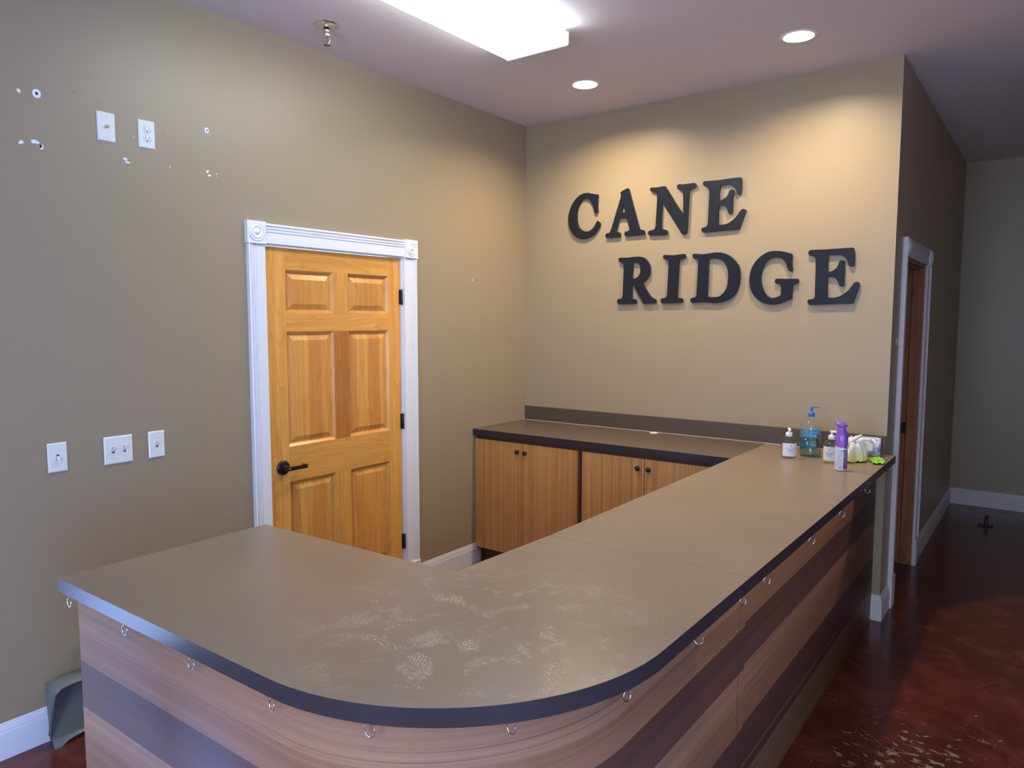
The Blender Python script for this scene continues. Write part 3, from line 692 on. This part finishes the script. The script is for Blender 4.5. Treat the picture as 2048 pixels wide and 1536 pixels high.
names = ['at the far left corner, in front of the taupe wall', 'second from the left under the front edge', 'third from the left, under the straight front edge',
         'fourth from the left, where the counter edge starts to curve', 'hanging left of the middle of the curved counter edge', 'seen edge-on, right of the middle of the curved edge',
         'at the right end of the curve, open towards the right', 'first on the straight side edge after the curve', 'second on the straight side edge, just before the panel joint',
         'third on the straight side edge, over the panel joint', 'fourth on the side edge, halfway along the dark side', 'third from the back wall on the dark side edge',
         'second from the back wall on the dark side edge', 'last hook, under the far corner beside the hall doorway']
for k, ((x, y, a), nm) in enumerate(zip(hooks, names)):
    o = bpy.data.objects.new('cup_hook', HM); COL.objects.link(o); o.location = (x, y, ZT-TH)
    o.rotation_euler.z = math.radians(a)
    tag(o, 'steel cup hook ' + nm, 'hook', 'cup hooks under the counter edge')

# ================================================================ CEILING FITTINGS
fl = thing('ceiling_light', (1.02, -1.96, H), 'long lit fluorescent ceiling light with a white wraparound cover', 'ceiling light')
Y0, Y1 = -2.575, -1.345
obj('housing', MB().box(.872, 1.168, Y0+.004, Y1-.004, 3.034, H-.0005), WHITE, fl, bevel=.002)
def lens_ring(x0, x1, zb, zt_, r=.012, n=5):
    p = [(x0, zt_)]
    for k in range(n+1):
        a = PI + k*PI/2/n; p.append((x0+r+r*math.cos(a), zb+r+r*math.sin(a)))
    for k in range(n+1):
        a = 1.5*PI + k*PI/2/n; p.append((x1-r+r*math.cos(a), zb+r+r*math.sin(a)))
    p.append((x1, zt_)); return p
pr = lens_ring(.838, 1.204, 2.980, 3.036)
mb = MB()
for i in range(len(pr)-1):
    a, b = pr[i], pr[i+1]; mb.face([(a[0], Y0+.008, a[1]), (b[0], Y0+.008, b[1]), (b[0], Y1-.008, b[1]), (a[0], Y1-.008, a[1])])
mb.face([(.838, Y0+.008, 3.036), (.872, Y0+.008, 3.036), (.872, Y1-.008, 3.036), (.838, Y1-.008, 3.036)]); mb.face([(1.168, Y0+.008, 3.036), (1.204, Y0+.008, 3.036), (1.204, Y1-.008, 3.036), (1.168, Y1-.008, 3.036)])
obj('lens_cover', mb, LENS, fl)
for ya, yb in ((Y0, Y0+.0078), (Y1-.0078, Y1)):
    m2 = MB(); q = lens_ring(.836, 1.206, 2.977, 3.040)
    m2.face([(x, ya, z) for x, z in q]); m2.face([(x, yb, z) for x, z in reversed(q)])
    for i in range(len(q)):
        a, b = q[i], q[(i+1) % len(q)]; m2.face([(a[0], ya, a[1]), (b[0], ya, b[1]), (b[0], yb, b[1]), (a[0], yb, a[1])])
    obj('end_cap', m2, LENS_END, fl)
for (cx, cy), nm in zip(CANS, ('round recessed ceiling downlight on the left, above the letters CANE', 'round recessed ceiling downlight on the right, nearer the outer wall corner')):
    t = thing('recessed_light', (cx, cy, H), nm, 'downlight')
    obj('trim_ring', MB().lathe([(.066, H+.006), (.067, H-.002), (.080, H-.004), (.088, H-.0025), (.090, H-.0002)], 40, (cx, cy, 0)), WHITE, t)
    obj('baffle', MB().lathe([(.0665, H+.004), (.066, H+.034), (.052, H+.047), (.0, H+.047)], 40, (cx, cy, 0)), BAFFLE, t)
    obj('bulb', MB().lathe([(.0, H+.020), (.014, H+.021), (.027, H+.025), (.035, H+.031), (.037, H+.037), (.036, H+.046)], 32, (cx, cy, 0)), BULB, t)
sx_, sy_ = .294, -2.043
sp = thing('fire_sprinkler', (sx_, sy_, H), 'polished metal fire sprinkler head hanging from the ceiling near the left wall', 'sprinkler')
obj('escutcheon', MB().lathe([(.014, H-.014), (.020, H-.0145), (.030, H-.013), (.050, H-.006), (.058, H-.0015), (.059, H-.0003)], 36, (sx_, sy_, 0)), CHROME, sp)
obj('sprinkler_body', MB().lathe([(0, H-.050), (.017, H-.050), (.018, H-.047), (.018, H-.024), (.016, H-.022), (.012, H-.021), (.012, H-.010)], 24, (sx_, sy_, 0)).lathe([(0, H-.056), (.014, H-.056), (.020, H-.054), (.020, H-.051), (.016, H-.050)], 24, (sx_, sy_, 0)), CHROME, sp)
ca, sa = math.cos(YAW), math.sin(YAW)
mb = MB()
for s_ in (-1, 1):
    mb.tube([(sx_+s_*u*ca, sy_+s_*u*sa, H-z) for u, z in ((.014, .054), (.0145, .066), (.012, .080), (.005, .089), (0, .091))], .0028, 8)
obj('sprinkler_frame', mb, CHROME, sp)
obj('deflector', MB().lathe([(0, H-.0905), (.016, H-.0915), (.0165, H-.093), (0, H-.094)], 24, (sx_, sy_, 0)), mat('bronze_deflector', (.25, .2, .15), .35, .9), sp)
obj('heat_bulb', MB().lathe([(0, H-.056), (.002, H-.058), (.0024, H-.07), (.002, H-.083), (0, H-.085)], 12, (sx_, sy_, 0)), mat('red_bulb', (.25, .03, .03), .1), sp)

# ================================================================ WALL PLATES (left wall, face +x)
def plate_mesh(w, h=.117, t=.0062):
    mb = MB(); ins = .0045
    A = [(-w/2, -h/2), (w/2, -h/2), (w/2, h/2), (-w/2, h/2)]; B = [(a*(1-2*ins/w), b*(1-2*ins/h)) for a, b in A]
    for k in range(4):
        a, b, c, d = A[k], A[(k+1) % 4], B[(k+1) % 4], B[k]
        mb.face([(0, *a), (0, *b), (.002, *b), (.002, *a)]); mb.face([(.002, *a), (.002, *b), (t, *c), (t, *d)])
    mb.face([(t, *q) for q in B]); mb.face([(0, *q) for q in reversed(A)])
    return mb
def wall_plate(nm, y, z, w, lab, cat):
    t = thing(nm, (.0006, y, z), lab, cat)
    mb = plate_mesh(w); mb.v = [(q[0]+.0006, q[1]+y, q[2]+z) for q in mb.v]
    obj('cover_plate', mb, PLATE, t, bevel=.0012)
    return t
def screw(t, y, z):
    obj('screw', MB().lathe([(0, .0078), (.0022, .0076), (.0030, .0066)], 12, (0, y, z), 'x').box(.0076, .0081, y-.0018, y+.0018, z-.0003, z+.0003, mi=1), [PLATE, SLOT], t)
def toggle(t, y, z, up):
    obj('toggle_slot', MB().box(.0063, .0071, y-.0050, y+.0050, z-.012, z+.012), SLOT, t)
    s = 1 if up else -1
    mb = MB(); w0, w1_ = .0042, .0034
    A = [(.0068, z-.0075+s*.001), (.0068, z+.0075+s*.001)]; c = z+s*.0095; B = [(.0205, c+.0035), (.0205, c-.0035)]
    pr_ = [A[0], A[1], B[0], B[1]]
    mb.face([(x, y-w0 if i < 2 else y-w1_, zz) for i, (x, zz) in enumerate(pr_)]); mb.face([(x, y+w0 if i < 2 else y+w1_, zz) for i, (x, zz) in reversed(list(enumerate(pr_)))])
    for i in range(4):
        j = (i+1) % 4; wi = w0 if i < 2 else w1_; wj = w0 if j < 2 else w1_
        mb.face([(pr_[i][0], y-wi, pr_[i][1]), (pr_[j][0], y-wj, pr_[j][1]), (pr_[j][0], y+wj, pr_[j][1]), (pr_[i][0], y+wi, pr_[i][1])])
    obj('toggle', mb, PLATE, t, bevel=.0008)
    screw(t, y, z+.030); screw(t, y, z-.030)
s1 = wall_plate('light_switch', -3.186, 1.131, .072, 'single white light switch with its toggle down, leftmost on the wall', 'light switch'); toggle(s1, -3.186, 1.131, False)
s2 = wall_plate('light_switch', -2.951, 1.129, .118, 'double white light switch plate with two raised toggles', 'light switch')
toggle(s2, -2.974, 1.129, True); toggle(s2, -2.928, 1.129, True)
s3 = wall_plate('light_switch', -2.788, 1.130, .072, 'single white light switch with its toggle up, nearest the oak door', 'light switch'); toggle(s3, -2.788, 1.130, True)
cx_ = wall_plate('coaxial_outlet', -2.941, 2.453, .072, 'white cable TV wall plate with one brass coaxial socket, high on the left wall', 'wall outlet')
screw(cx_, -2.941, 2.495); screw(cx_, -2.941, 2.411)
obj('coaxial_socket', MB().lathe([(0, .0125), (.0075, .0125), (.0078, .0068)], 6, (0, -2.941, 2.453), 'x', smooth=False).lathe([(.0, .014), (.0015, .020), (.0030, .0215), (.0042, .0212), (.0044, .0120)], 16, (0, -2.941, 2.453), 'x'), BRASS, cx_)
po = wall_plate('power_outlet', -2.776, 2.455, .072, 'white duplex electrical outlet high on the left wall beside the cable plate', 'wall outlet')
screw(po, -2.776, 2.455)
for dz in (-.0195, .0195):
    rs = obj('receptacle', MB().lathe([(0, .0082), (.0150, .0082), (.0162, .0072), (.0163, .0063)], 28, (0, -2.776, 2.455+dz), 'x', sy=.88), PLATE, po)
    q = MB(); zc = 2.455+dz
    q.box(.0081, .0088, -2.776-.0075, -2.776-.0052, zc-.001, zc+.0085).box(.0081, .0088, -2.776+.0052, -2.776+.0070, zc, zc+.0075)
    q.lathe([(0, .0088), (.0026, .0088), (.0026, .0081)], 12, (0, -2.776, zc-.0075), 'x')
    q.lathe([(.0166, .0063), (.0172, .0071), (.0176, .0063)], 28, (0, -2.776, zc), 'x', sy=.88)
    obj('socket_holes', q, SLOT, rs)

# ================================================================ THE SIGN: nine black letters standing off the wall
rows_ = ('CANE', 'RIDGE'); k = 0
desc = {0: 'black serif letter C, first letter of CANE in the upper row', 1: 'black serif letter A in the upper row of the wall sign', 2: 'black serif letter N in the upper row of the wall sign',
        3: 'black serif letter E ending CANE in the upper row, shining grey', 4: 'black serif letter R, first letter of RIDGE in the lower row', 5: 'narrow black serif letter I in the lower row',
        6: 'black serif letter D in the lower row of the wall sign', 7: 'black serif letter G in the lower row of the wall sign', 8: 'black serif letter E ending RIDGE, nearest the outer wall corner'}
for k, (ch, loops) in enumerate(LETTERS):
    lp = [smooth_loop([(a/1000, b/1000) for a, b in l]) for l in loops]
    o = obj('sign_letter', filled('sign_letter', lp, .0045, .0014, lambda a, b, t: (a, -.0135-t, b)), LETTER)
    tag(o, desc[k], 'letter', 'black letters of the wall sign')

# ================================================================ THINGS ON THE COUNTER
PUMPW = mat('white_pump_plastic', (.82, .82, .84), .3); PUMPB = mat('blue_pump_plastic', (.01, .17, .55), .3)
LABW = mat('white_label', (.74, .74, .78), .45); LABI = mat('label_ink', (.06, .06, .10), .5); LABG = mat('label_grey_ink', (.30, .30, .36), .5)
LABB = mat('blue_label', (.02, .28, .62), .35); LABT = glassmat('teal_back_label', (.42, .80, .88)); RED = mat('red_ink', (.60, .04, .05), .5)
def wrap(cx, cy, rx, ry, ang, z, r_off=.0006):
    """place flat art (a right, b up) on an upright round body, centred on the direction ang"""
    def f(a, b, t):
        th = ang + a/rx; return (cx+(rx+r_off+max(t, 0))*math.cos(th), cy+(ry+r_off+max(t, 0))*math.sin(th), z+b)
    return f
def label_strip(mb, cx, cy, rx, ry, a0, a1, z0, z1, off=.0004, n=20, mi=0):
    rows = [[(cx+(rx+off)*math.cos(a0+(a1-a0)*k/n), cy+(ry+off)*math.sin(a0+(a1-a0)*k/n), z) for k in range(n+1)] for z in (z0, z1)]
    return mb.grid(rows, mi=mi)
def art(name, parent, mats, cx, cy, rx, ry, ang, lines, bars=()):
    ms = []
    for body, size, a, z, mi in lines:
        w = wrap(cx, cy, rx, ry, ang + a/rx, z); ms.append((text_mesh(body, size, w), mi))
    if bars:
        q = MB()
        for a, w_, z, h, mi in bars: label_strip(q, cx, cy, rx, ry, ang+(a-w_/2)/rx, ang+(a+w_/2)/rx, z, z+h, .0007, 10, mi)
        me = q.mesh('bars', mats, False)
        b_ = bmesh.new(); b_.from_mesh(me)
        for me2, mi in ms:
            n0 = len(b_.faces); b_.from_mesh(me2); b_.faces.ensure_lookup_table()
            for f in b_.faces[n0:]: f.material_index = mi
        out = bpy.data.meshes.new(name); b_.to_mesh(out); b_.free()
        for m in mats: out.materials.append(m)
    else: out = join_meshes(name, ms, mats)
    return obj(name, out, mats, parent)
ZB = ZT + .0008
def towards_cam(cx, cy): return math.atan2(-4.4112-cy, 3.1421-cx)
def soap_bottle(cx, cy, r, h_body, lab, twist, label_span, pump_ang):
    """small round pump bottle of clear gel with a white label"""
    t = thing('hand_sanitizer_bottle', (cx, cy, ZB), lab, 'bottle'); z = ZB; hb = h_body
    obj('bottle_body', MB().lathe([(0, z), (r*.9, z), (r, z+.005), (r, z+hb*.70), (r*.93, z+hb*.80), (r*.74, z+hb*.90), (r*.45, z+hb*.97), (r*.36, z+hb), (r*.36, z+hb+.004)], 36, (cx, cy, 0)), CLEAR, t)
    obj('liquid', MB().lathe([(0, z+.003), (r*.88, z+.003), (r*.95, z+.007), (r*.95, z+hb*.66), (0, z+hb*.66)], 36, (cx, cy, 0)), LIQUID, t)
    an = towards_cam(cx, cy) + twist
    lb = obj('paper_label', label_strip(MB(), cx, cy, r, r, an-label_span, an+label_span, z+hb*.12, z+hb*.70), LABW, t)
    zc = z+hb*.42
    art('label_print', lb, [LABI, LABG], cx, cy, r, r, an, [('HAND SANITIZER', .0062, 0, zc+.004, 0)],
        [(0, .030, zc-.006, .0025, 0), (0, .026, zc-.013, .0012, 1), (0, .022, zc-.017, .0012, 1), (0, .0012, zc+.014, .011, 0), (0, .009, zc+.0190, .0012, 0), (0, .006, zc+.0155, .001, 0), (0, .006, zc+.0225, .001, 0)])
    pz = z+hb
    p = MB().lathe([(r*.40, pz-.002), (r*.44, pz), (r*.44, pz+.016), (r*.38, pz+.019), (.006, pz+.020), (.0055, pz+.030), (.0075, pz+.031), (.0085, pz+.040), (.0070, pz+.043), (0, pz+.043)], 24, (cx, cy, 0))
    ca_, sa_ = math.cos(pump_ang), math.sin(pump_ang)
    p.tube([(cx, cy, pz+.038), (cx+.012*ca_, cy+.012*sa_, pz+.0385), (cx+.026*ca_, cy+.026*sa_, pz+.036), (cx+.031*ca_, cy+.031*sa_, pz+.030)], [.0062, .0055, .0042, .0036], 10)
    obj('pump', p, PUMPW, t)
    obj('dip_tube', MB().tube([(cx, cy, pz), (cx+.004, cy, z+.01)], .0022, 8), CLEAR, t)
    return t
soap_bottle(2.026, -.415, .0395, .118, 'small clear pump bottle with a white label, leftmost on the counter', .30, 1.15, towards_cam(2.026, -.415)+.2)
soap_bottle(2.243, -.425, .0375, .124, 'small clear pump bottle with a white label, half behind the purple topped spray can', -.25, 1.2, towards_cam(2.243, -.425)+1.2)
# the big bottle
cx, cy, rx, ry = 2.108, -.300, .057, .044; z = ZB
bt = thing('sanitizer_pump_bottle', (cx, cy, z), 'large clear hand gel pump bottle with a bright blue pump and label', 'bottle')
prof = [(0, 0), (.90, 0), (1.0, .010), (1.0, .080), (.985, .100), (1.0, .120), (1.0, .152), (.93, .172), (.78, .190), (.50, .207), (.30, .214), (.26, .216), (.26, .222)]
B_ = MB().lathe([(rx*a, z+b) for a, b in prof], 40, (cx, cy, 0), sy=ry/rx); obj('bottle_body', B_, CLEAR, bt)
obj('liquid', MB().lathe([(0, z+.003), (rx*.90, z+.003), (rx*.965, z+.010), (rx*.965, z+.098), (0, z+.098)], 40, (cx, cy, 0), sy=ry/rx), glassmat('blue_tinted_gel', (.62, .80, .84)), bt)
an = towards_cam(cx, cy)
obj('back_label', label_strip(MB(), cx, cy, rx-.0012, ry-.0012, an-3.75, an-1.45, z+.034, z+.142, 0), mat('teal_back_label', (.26, .50, .56), .5), bt)
fl_ = obj('front_label', label_strip(MB(), cx, cy, rx, ry, an-.45, an+.85, z+.124, z+.150), LABB, bt)
art('label_print', bt, [LABI, RED, LABW, LABB], cx, cy, rx, ry, an+.12, [('Germ', .024, -.012, z+.108, 0), ('-X', .024, .022, z+.111, 1), ('ADVANCED', .0065, .006, z+.136, 2), ('ORIGINAL', .0055, .006, z+.084, 2), ('HAND SANITIZER', .0042, .006, z+.075, 2)],
    [(.0, .012, z+.119, .006, 3), (.006, .026, z+.068, .0012, 2), (.006, .022, z+.0645, .0012, 2)])
pz = z+.216
pp = MB().lathe([(.0155, pz), (.0165, pz+.001), (.0165, pz+.020), (.0150, pz+.0225), (.0065, pz+.024), (.0050, pz+.030), (.0050, pz+.038), (.0080, pz+.043), (.0085, pz+.053), (0, pz+.054)], 28, (cx, cy, 0))
pa = YAW - .25
pp.tube([(cx, cy, pz+.0505), (cx+.022*math.cos(pa), cy+.022*math.sin(pa), pz+.052), (cx+.040*math.cos(pa), cy+.040*math.sin(pa), pz+.0505)], [.0050, .0032, .0022], 10)
obj('pump', pp, PUMPB, bt)
obj('dip_tube', MB().tube([(cx, cy, pz), (cx+.006, cy, z+.012)], .0028, 8), CLEAR, bt)
# air freshener
cx, cy, r = 2.3285, -.601, .0285; z = ZB
cn = thing('air_freshener_can', (cx, cy, z), 'slim white spray can with a glossy purple curved cap, frontmost on the counter', 'spray can')
CANW = mat('white_can_print', (.70, .70, .78), .28, coat=.3)
obj('can_body', MB().lathe([(0, z+.001), (r*.88, z+.0005), (r*.96, z+.003), (r, z+.006), (r, z+.142), (r*.98, z+.148), (r*.90, z+.152), (0, z+.152)], 36, (cx, cy, 0)), CANW, cn)
an = towards_cam(cx, cy)
PUR = mat('glossy_purple_plastic', (.24, .10, .52), .22, coat=.4)
rw = []
tl = an + .9                                  # the cap leans a little to its left
for (rr, hh, tilt, dx_) in ((1.02, .128, .012, 0), (1.03, .136, .010, 0), (1.05, .150, .006, 0), (1.03, .166, .003, 0), (.93, .180, .001, 0), (.78, .193, 0, 0), (.66, .203, 0, .001), (.62, .209, .001, .002), (.68, .215, .004, .003), (.84, .220, .006, .004), (.97, .225, .008, .004), (.99, .229, .009, .004), (.92, .233, .009, .004), (.70, .2365, .007, .004), (.35, .2385, .0035, .004), (.0, .239, .0, .004)):
    row = []
    for k in range(40):
        a = 2*PI*k/40; row.append((cx + r*rr*math.cos(a) - dx_*math.cos(tl), cy + r*rr*math.sin(a) - dx_*math.sin(tl), z+hh-tilt*math.cos(a-an if hh < .19 else a-tl)))
    rw.append(row)
obj('spray_cap', MB().grid(rw, closed_u=True), PUR, cn)
bars = [(-.006, .022+.004*math.sin(i*2.3), z+.020+i*.0050, .0013, 1) for i in range(14)]
bars += [(.022, .016, z+.112, .007, 2), (-.020, .004, z+.030, .003, 0), (-.012, .007, z+.097, .006, 1), (.000, .006, z+.097, .006, 1), (.008, .004, z+.097, .006, 0), (-.003, .008, z+.0145, .004, 0)]
art('can_print', cn, [LABI, LABG, mat('navy_ink', (.02, .04, .22), .4)], cx, cy, r, r, an, [('AIR REFRESHER', .0042, -.004, z+.090, 1)], bars)
def lavender():
    m = mat('lavender_print', (.4, .2, .45), .35); g = G(m); p = g.n('ShaderNodeNewGeometry').outputs['Position']
    n = g.noise(g.map(p, (1, 1, .6)), 170, 3, .7, 1.0)
    zz = g.sep(p)[2]; f = g.math('MULTIPLY_ADD', g.math('SUBTRACT', zz, ZT), 9.0, -.15)
    base = g.mix(f, (.25, .05, .25), (.62, .62, .80)); g.l(g.mix(g.ramp(n, [(.42, 0.0), (.52, 1.0)]), base, (.13, .06, .17)), g.b.inputs['Base Color']); return m
obj('flower_picture', label_strip(MB(), cx, cy, r, r, an+.40, an+1.6, z+.010, z+.105), lavender(), cn)

# crumpled cloths and the wipes pack
from mathutils import noise as mn
def cloth(name, cx, cy, rx, ry, h, matl, seed, flat=.3, amp=.3, skirt=1.0, rot=0, nu=120, nv=44, pw=.55):
    mb = MB(); rws = []
    for i in range(nv+1):
        t = i/nv; row = []
        for k in range(nu):
            a = 2*PI*k/nu
            rad = t; x0_ = rx*t*math.cos(a); y0_ = ry*t*math.sin(a)
            n1 = mn.noise(Vector((math.cos(a)*1.6+seed, math.sin(a)*1.6, t*1.3))); n2 = mn.noise(Vector((math.cos(a)*4+seed*3, math.sin(a)*4, t*3.2)))
            n3 = 1-abs(mn.noise(Vector((math.cos(a)*t*2.4+seed, math.sin(a)*t*2.4, 7.7))))*2; n4 = 1-abs(mn.noise(Vector((math.cos(a)*t*6+seed, math.sin(a)*t*6, 2.7))))*2
            rr = rad*(1+amp*.8*n1*t+amp*.45*n2*t)
            q = Vector((cx*9+x0_*22, cy*9+y0_*22, seed)); cr = 1-abs(mn.noise(q))*2.2; cr2 = 1-abs(mn.noise(q*2.3))*2.2
            hh = h*max(0, (1-t**2.2))**pw*(1+.35*n1+.30*(n3-.5)) + h*.20*(cr-.45)*(1-t*.4) + h*.08*(cr2-.4) + .0025
            x, y = rx*rr*math.cos(a), ry*rr*math.sin(a)
            row.append((cx+x*math.cos(rot)-y*math.sin(rot), cy+x*math.sin(rot)+y*math.cos(rot), ZB+max(hh, .0012+.002*(1+n2))))
        rws.append(row)
    mb.grid(rws, closed_u=True)
    return mb
def cloth_mat(name, cols, z0, z1, rough=.75):
    m = mat(name, cols[0][1], rough); g = G(m); p = g.n('ShaderNodeNewGeometry').outputs['Position']
    zz = g.math('DIVIDE', g.math('SUBTRACT', g.sep(p)[2], z0), z1-z0); zz = g.math('ADD', zz, g.math('MULTIPLY', g.math('SUBTRACT', g.noise(p, 14, 3, .6), .5), .5))
    c = g.ramp(zz, cols); g.l(c, g.b.inputs['Base Color']); g.bump(g.noise(p, 55, 4, .65, 1.2), .5, .006)
    m.node_tree.nodes['Principled BSDF'].inputs['Subsurface Weight'].default_value = 0.0
    return m
YW = cloth_mat('white_cloth_with_yellow_hem', [(.0, (.82, .76, .20)), (.36, (.84, .80, .30)), (.44, (.82, .77, .58)), (.6, (.78, .73, .64)), (1, (.84, .82, .80))], ZT, ZT+.11)
yc = thing('cleaning_cloth', (2.31, -.30, ZB), 'crumpled white cloth with a yellow hem heaped behind the spray can', 'cloth')
mb = cloth('c', 2.308, -.296, .082, .070, .105, YW, 3.1, rot=.64, amp=.28, pw=.45)
obj('crumpled_heap', mb, YW, yc)
obj('cloth_tail', cloth('c', 2.226, -.340, .034, .028, .035, YW, 8.4, rot=.3, amp=.3, nu=40, nv=16), YW, yc)
ff = MB(); ff.tube([(2.300, -.335, ZB+.085), (2.322, -.325, ZB+.112), (2.345, -.312, ZB+.128), (2.362, -.300, ZB+.138)], [.020, .014, .0095, .006], 12)
ff.tube([(2.335, -.29, ZB+.085), (2.362, -.275, ZB+.112), (2.392, -.262, ZB+.112), (2.405, -.255, ZB+.096)], [.018, .013, .011, .006], 12)
obj('glove_fingers', ff, YW, yc)
GR = cloth_mat('lime_green_microfibre', [(.0, (.22, .52, .03)), (1, (.36, .70, .06))], ZT, ZT+.05, .9)
gc = cloth('g', 2.430, -.262, .046, .032, .022, GR, 5.2, rot=-.9, amp=.6, nu=90, nv=30)
gc.grid([[(2.444+.055*u-.012*v, -.345+.03*u+.050*v, ZB+.003+.008*abs(math.sin(u*7+v*3))+.005*v) for u in [i/12 - .35 for i in range(13)]] for v in [j/8 for j in range(9)]])
gc.v = [(min(q[0], 2.474), q[1], q[2]) for q in gc.v]
tag(obj('microfibre_cloth', gc, GR), 'small lime green microfibre cloth lying at the far right end of the counter', 'cloth')
# wipes pack standing at the backsplash
def pack_mat():
    m = mat('wipes_pack_print', (.6, .65, .7), .3); g = G(m); p = g.n('ShaderNodeNewGeometry').outputs['Position']
    n = g.noise(g.map(p, (1, 1, 1), (.2, .4, .1)), 26, 3, .6, 1.2)
    g.l(g.ramp(n, [(.36, (.80, .82, .86)), (.47, (.50, .58, .66)), (.55, (.16, .21, .27)), (.63, (.33, .40, .47))]), g.b.inputs['Base Color']); return m
wp = thing('wipes_pack', (2.375, -.115, ZB), 'soft grey and white plastic wipes pack leaning at the end of the backsplash', 'wipes pack')
mb = MB(); rws = []
for i in range(11):
    t = i/10; th = .030*math.sin(PI*min(max(t, .03), .97))**.45; row = []
    for k in range(24):
        a = 2*PI*k/24; u = math.copysign(abs(math.cos(a))**.55, math.cos(a)); v = math.copysign(abs(math.sin(a))**.7, math.sin(a))
        x, y = .066*u, th*v
        row.append((2.352+x, -.085+y-.018*(1-t), ZB+.001+t*.100+.002*mn.noise(Vector((k*.5, i*.7, 1)))))
    rws.append(row)
mb.grid(rws, closed_u=True); mb.face(list(reversed(rws[0]))); mb.face(rws[-1])
obj('pack_body', mb, pack_mat(), wp, bevel=0)
obj('pack_lid', MB().box(2.330, 2.385, -.128, -.118, ZB+.030, ZB+.080), mat('white_pack_lid', (.78, .80, .84), .3), wp, bevel=.004)

# ================================================================ ON THE FLOOR
DP = mat('grey_dustpan_plastic', (.155, .175, .165), .45, spec=.4)
dp = thing('dustpan', (.12, -3.13, 0), 'grey plastic dustpan standing on its mouth against the left wall', 'dustpan')
# local frame: s across (along the wall), t up the pan, d out from the wall
def P_(s, t, d): return (.028+.012*(1-t/.26)+d, -3.292+s, t)
wd = .31
mb = MB(); n = 14
def pan_w(t): return .012*(1-t/.26)       # narrows slightly towards the mouth
pan = []
for i in range(n+1):
    t = .03+.225*i/n
    pan.append([P_(pan_w(t)+(wd-2*pan_w(t))*j/10, t, .020+.004*math.sin(PI*i/n)) for j in range(11)])
mb.grid(pan, smooth=False); back = [[(x-.004, y, z_) for x, y, z_ in r_] for r_ in pan]; mb.grid([list(reversed(r_)) for r_ in back], smooth=False)
# wall of the pan: a rounded rim following left side, top, right side
path = [(.004, .030, .018), (.003, .10, .045), (.001, .17, .072), (.0, .215, .092), (.006, .240, .100), (.022, .256, .105), (.06, .262, .108), (wd/2, .264, .112), (wd-.06, .262, .108), (wd-.022, .256, .105), (wd-.006, .240, .100), (wd, .215, .092), (wd-.001, .17, .072), (wd-.003, .10, .045), (wd-.004, .030, .018)]
r0 = [P_(s, t, .020) for s, t, d in path]; r1 = [P_(s, t, d) for s, t, d in path]
r0b = [P_(s+(.005 if s < wd/2 else -.005), t-.004, .020) for s, t, d in path]; r1b = [P_(s+(.005 if s < wd/2 else -.005), t-.004, d) for s, t, d in path]
mb.grid([r0, r1, r1b, r0b])
obj('pan', mb, DP, dp)
lip = MB()
for j in range(12):
    s0, s1 = .006+(wd-.012)*j/12, .006+(wd-.012)*(j+1)/12
    def arch(s): u = (s-.155)/.12; return .026*math.sqrt(max(0, 1-u*u)) if abs(u) < 1 else 0
    a0, a1 = arch(s0), arch(s1)
    lip.face([P_(s0, a0+.0005, .050), P_(s1, a1+.0005, .050), P_(s1, .034, .040), P_(s0, .034, .040)])
    lip.face([P_(s0, .034, .040), P_(s1, .034, .040), P_(s1, .036, .020), P_(s0, .036, .020)])
    lip.face([P_(s1, a1+.0005, .046), P_(s0, a0+.0005, .046), P_(s0, .034, .036), P_(s1, .034, .036)])
obj('front_lip', lip, DP, dp)
tm = MB()
for i in range(24):
    t = .055+.0055*i; d = .030+(t-.055)*.40
    tm.box(*sorted((P_(0, t, d)[0]-.003, P_(0, t, d)[0]+.006)), -3.292-.004, -3.292+.002, t, t+.0028)
obj('comb_teeth', tm, DP, dp)
hm = MB()
hm.tube([P_(wd/2-.025, .255, .075), P_(wd/2-.026, .28, .045), P_(wd/2-.018, .335, .012), P_(wd/2-.009, .375, .004), P_(wd/2, .386, .002), P_(wd/2+.009, .375, .004), P_(wd/2+.018, .335, .012), P_(wd/2+.026, .28, .045), P_(wd/2+.025, .255, .075)], .006, 10)
hm.v = [(max(x, .0022), y+.002, z_) for x, y, z_ in hm.v]
obj('handle', hm, DP, dp)

ds = thing('door_stop', (2.765, 2.60, 0), 'small black door stop standing on the dark hall floor', 'door stop')
BK = mat('black_rubber', (.006, .006, .007), .5)
obj('foot', MB().box(2.715, 2.815, 2.575, 2.625, 0, .010), BK, ds, bevel=.004)
hh = MB()
hh.tube([(2.757, 2.60, .008), (2.760, 2.60, .045), (2.768, 2.60, .070)], .006, 8).tube([(2.783, 2.60, .008), (2.776, 2.60, .045), (2.772, 2.60, .070)], .005, 8)
hh.box(2.757, 2.787, 2.59, 2.61, .062, .086)
obj('upright', hh, BK, ds, bevel=.003)
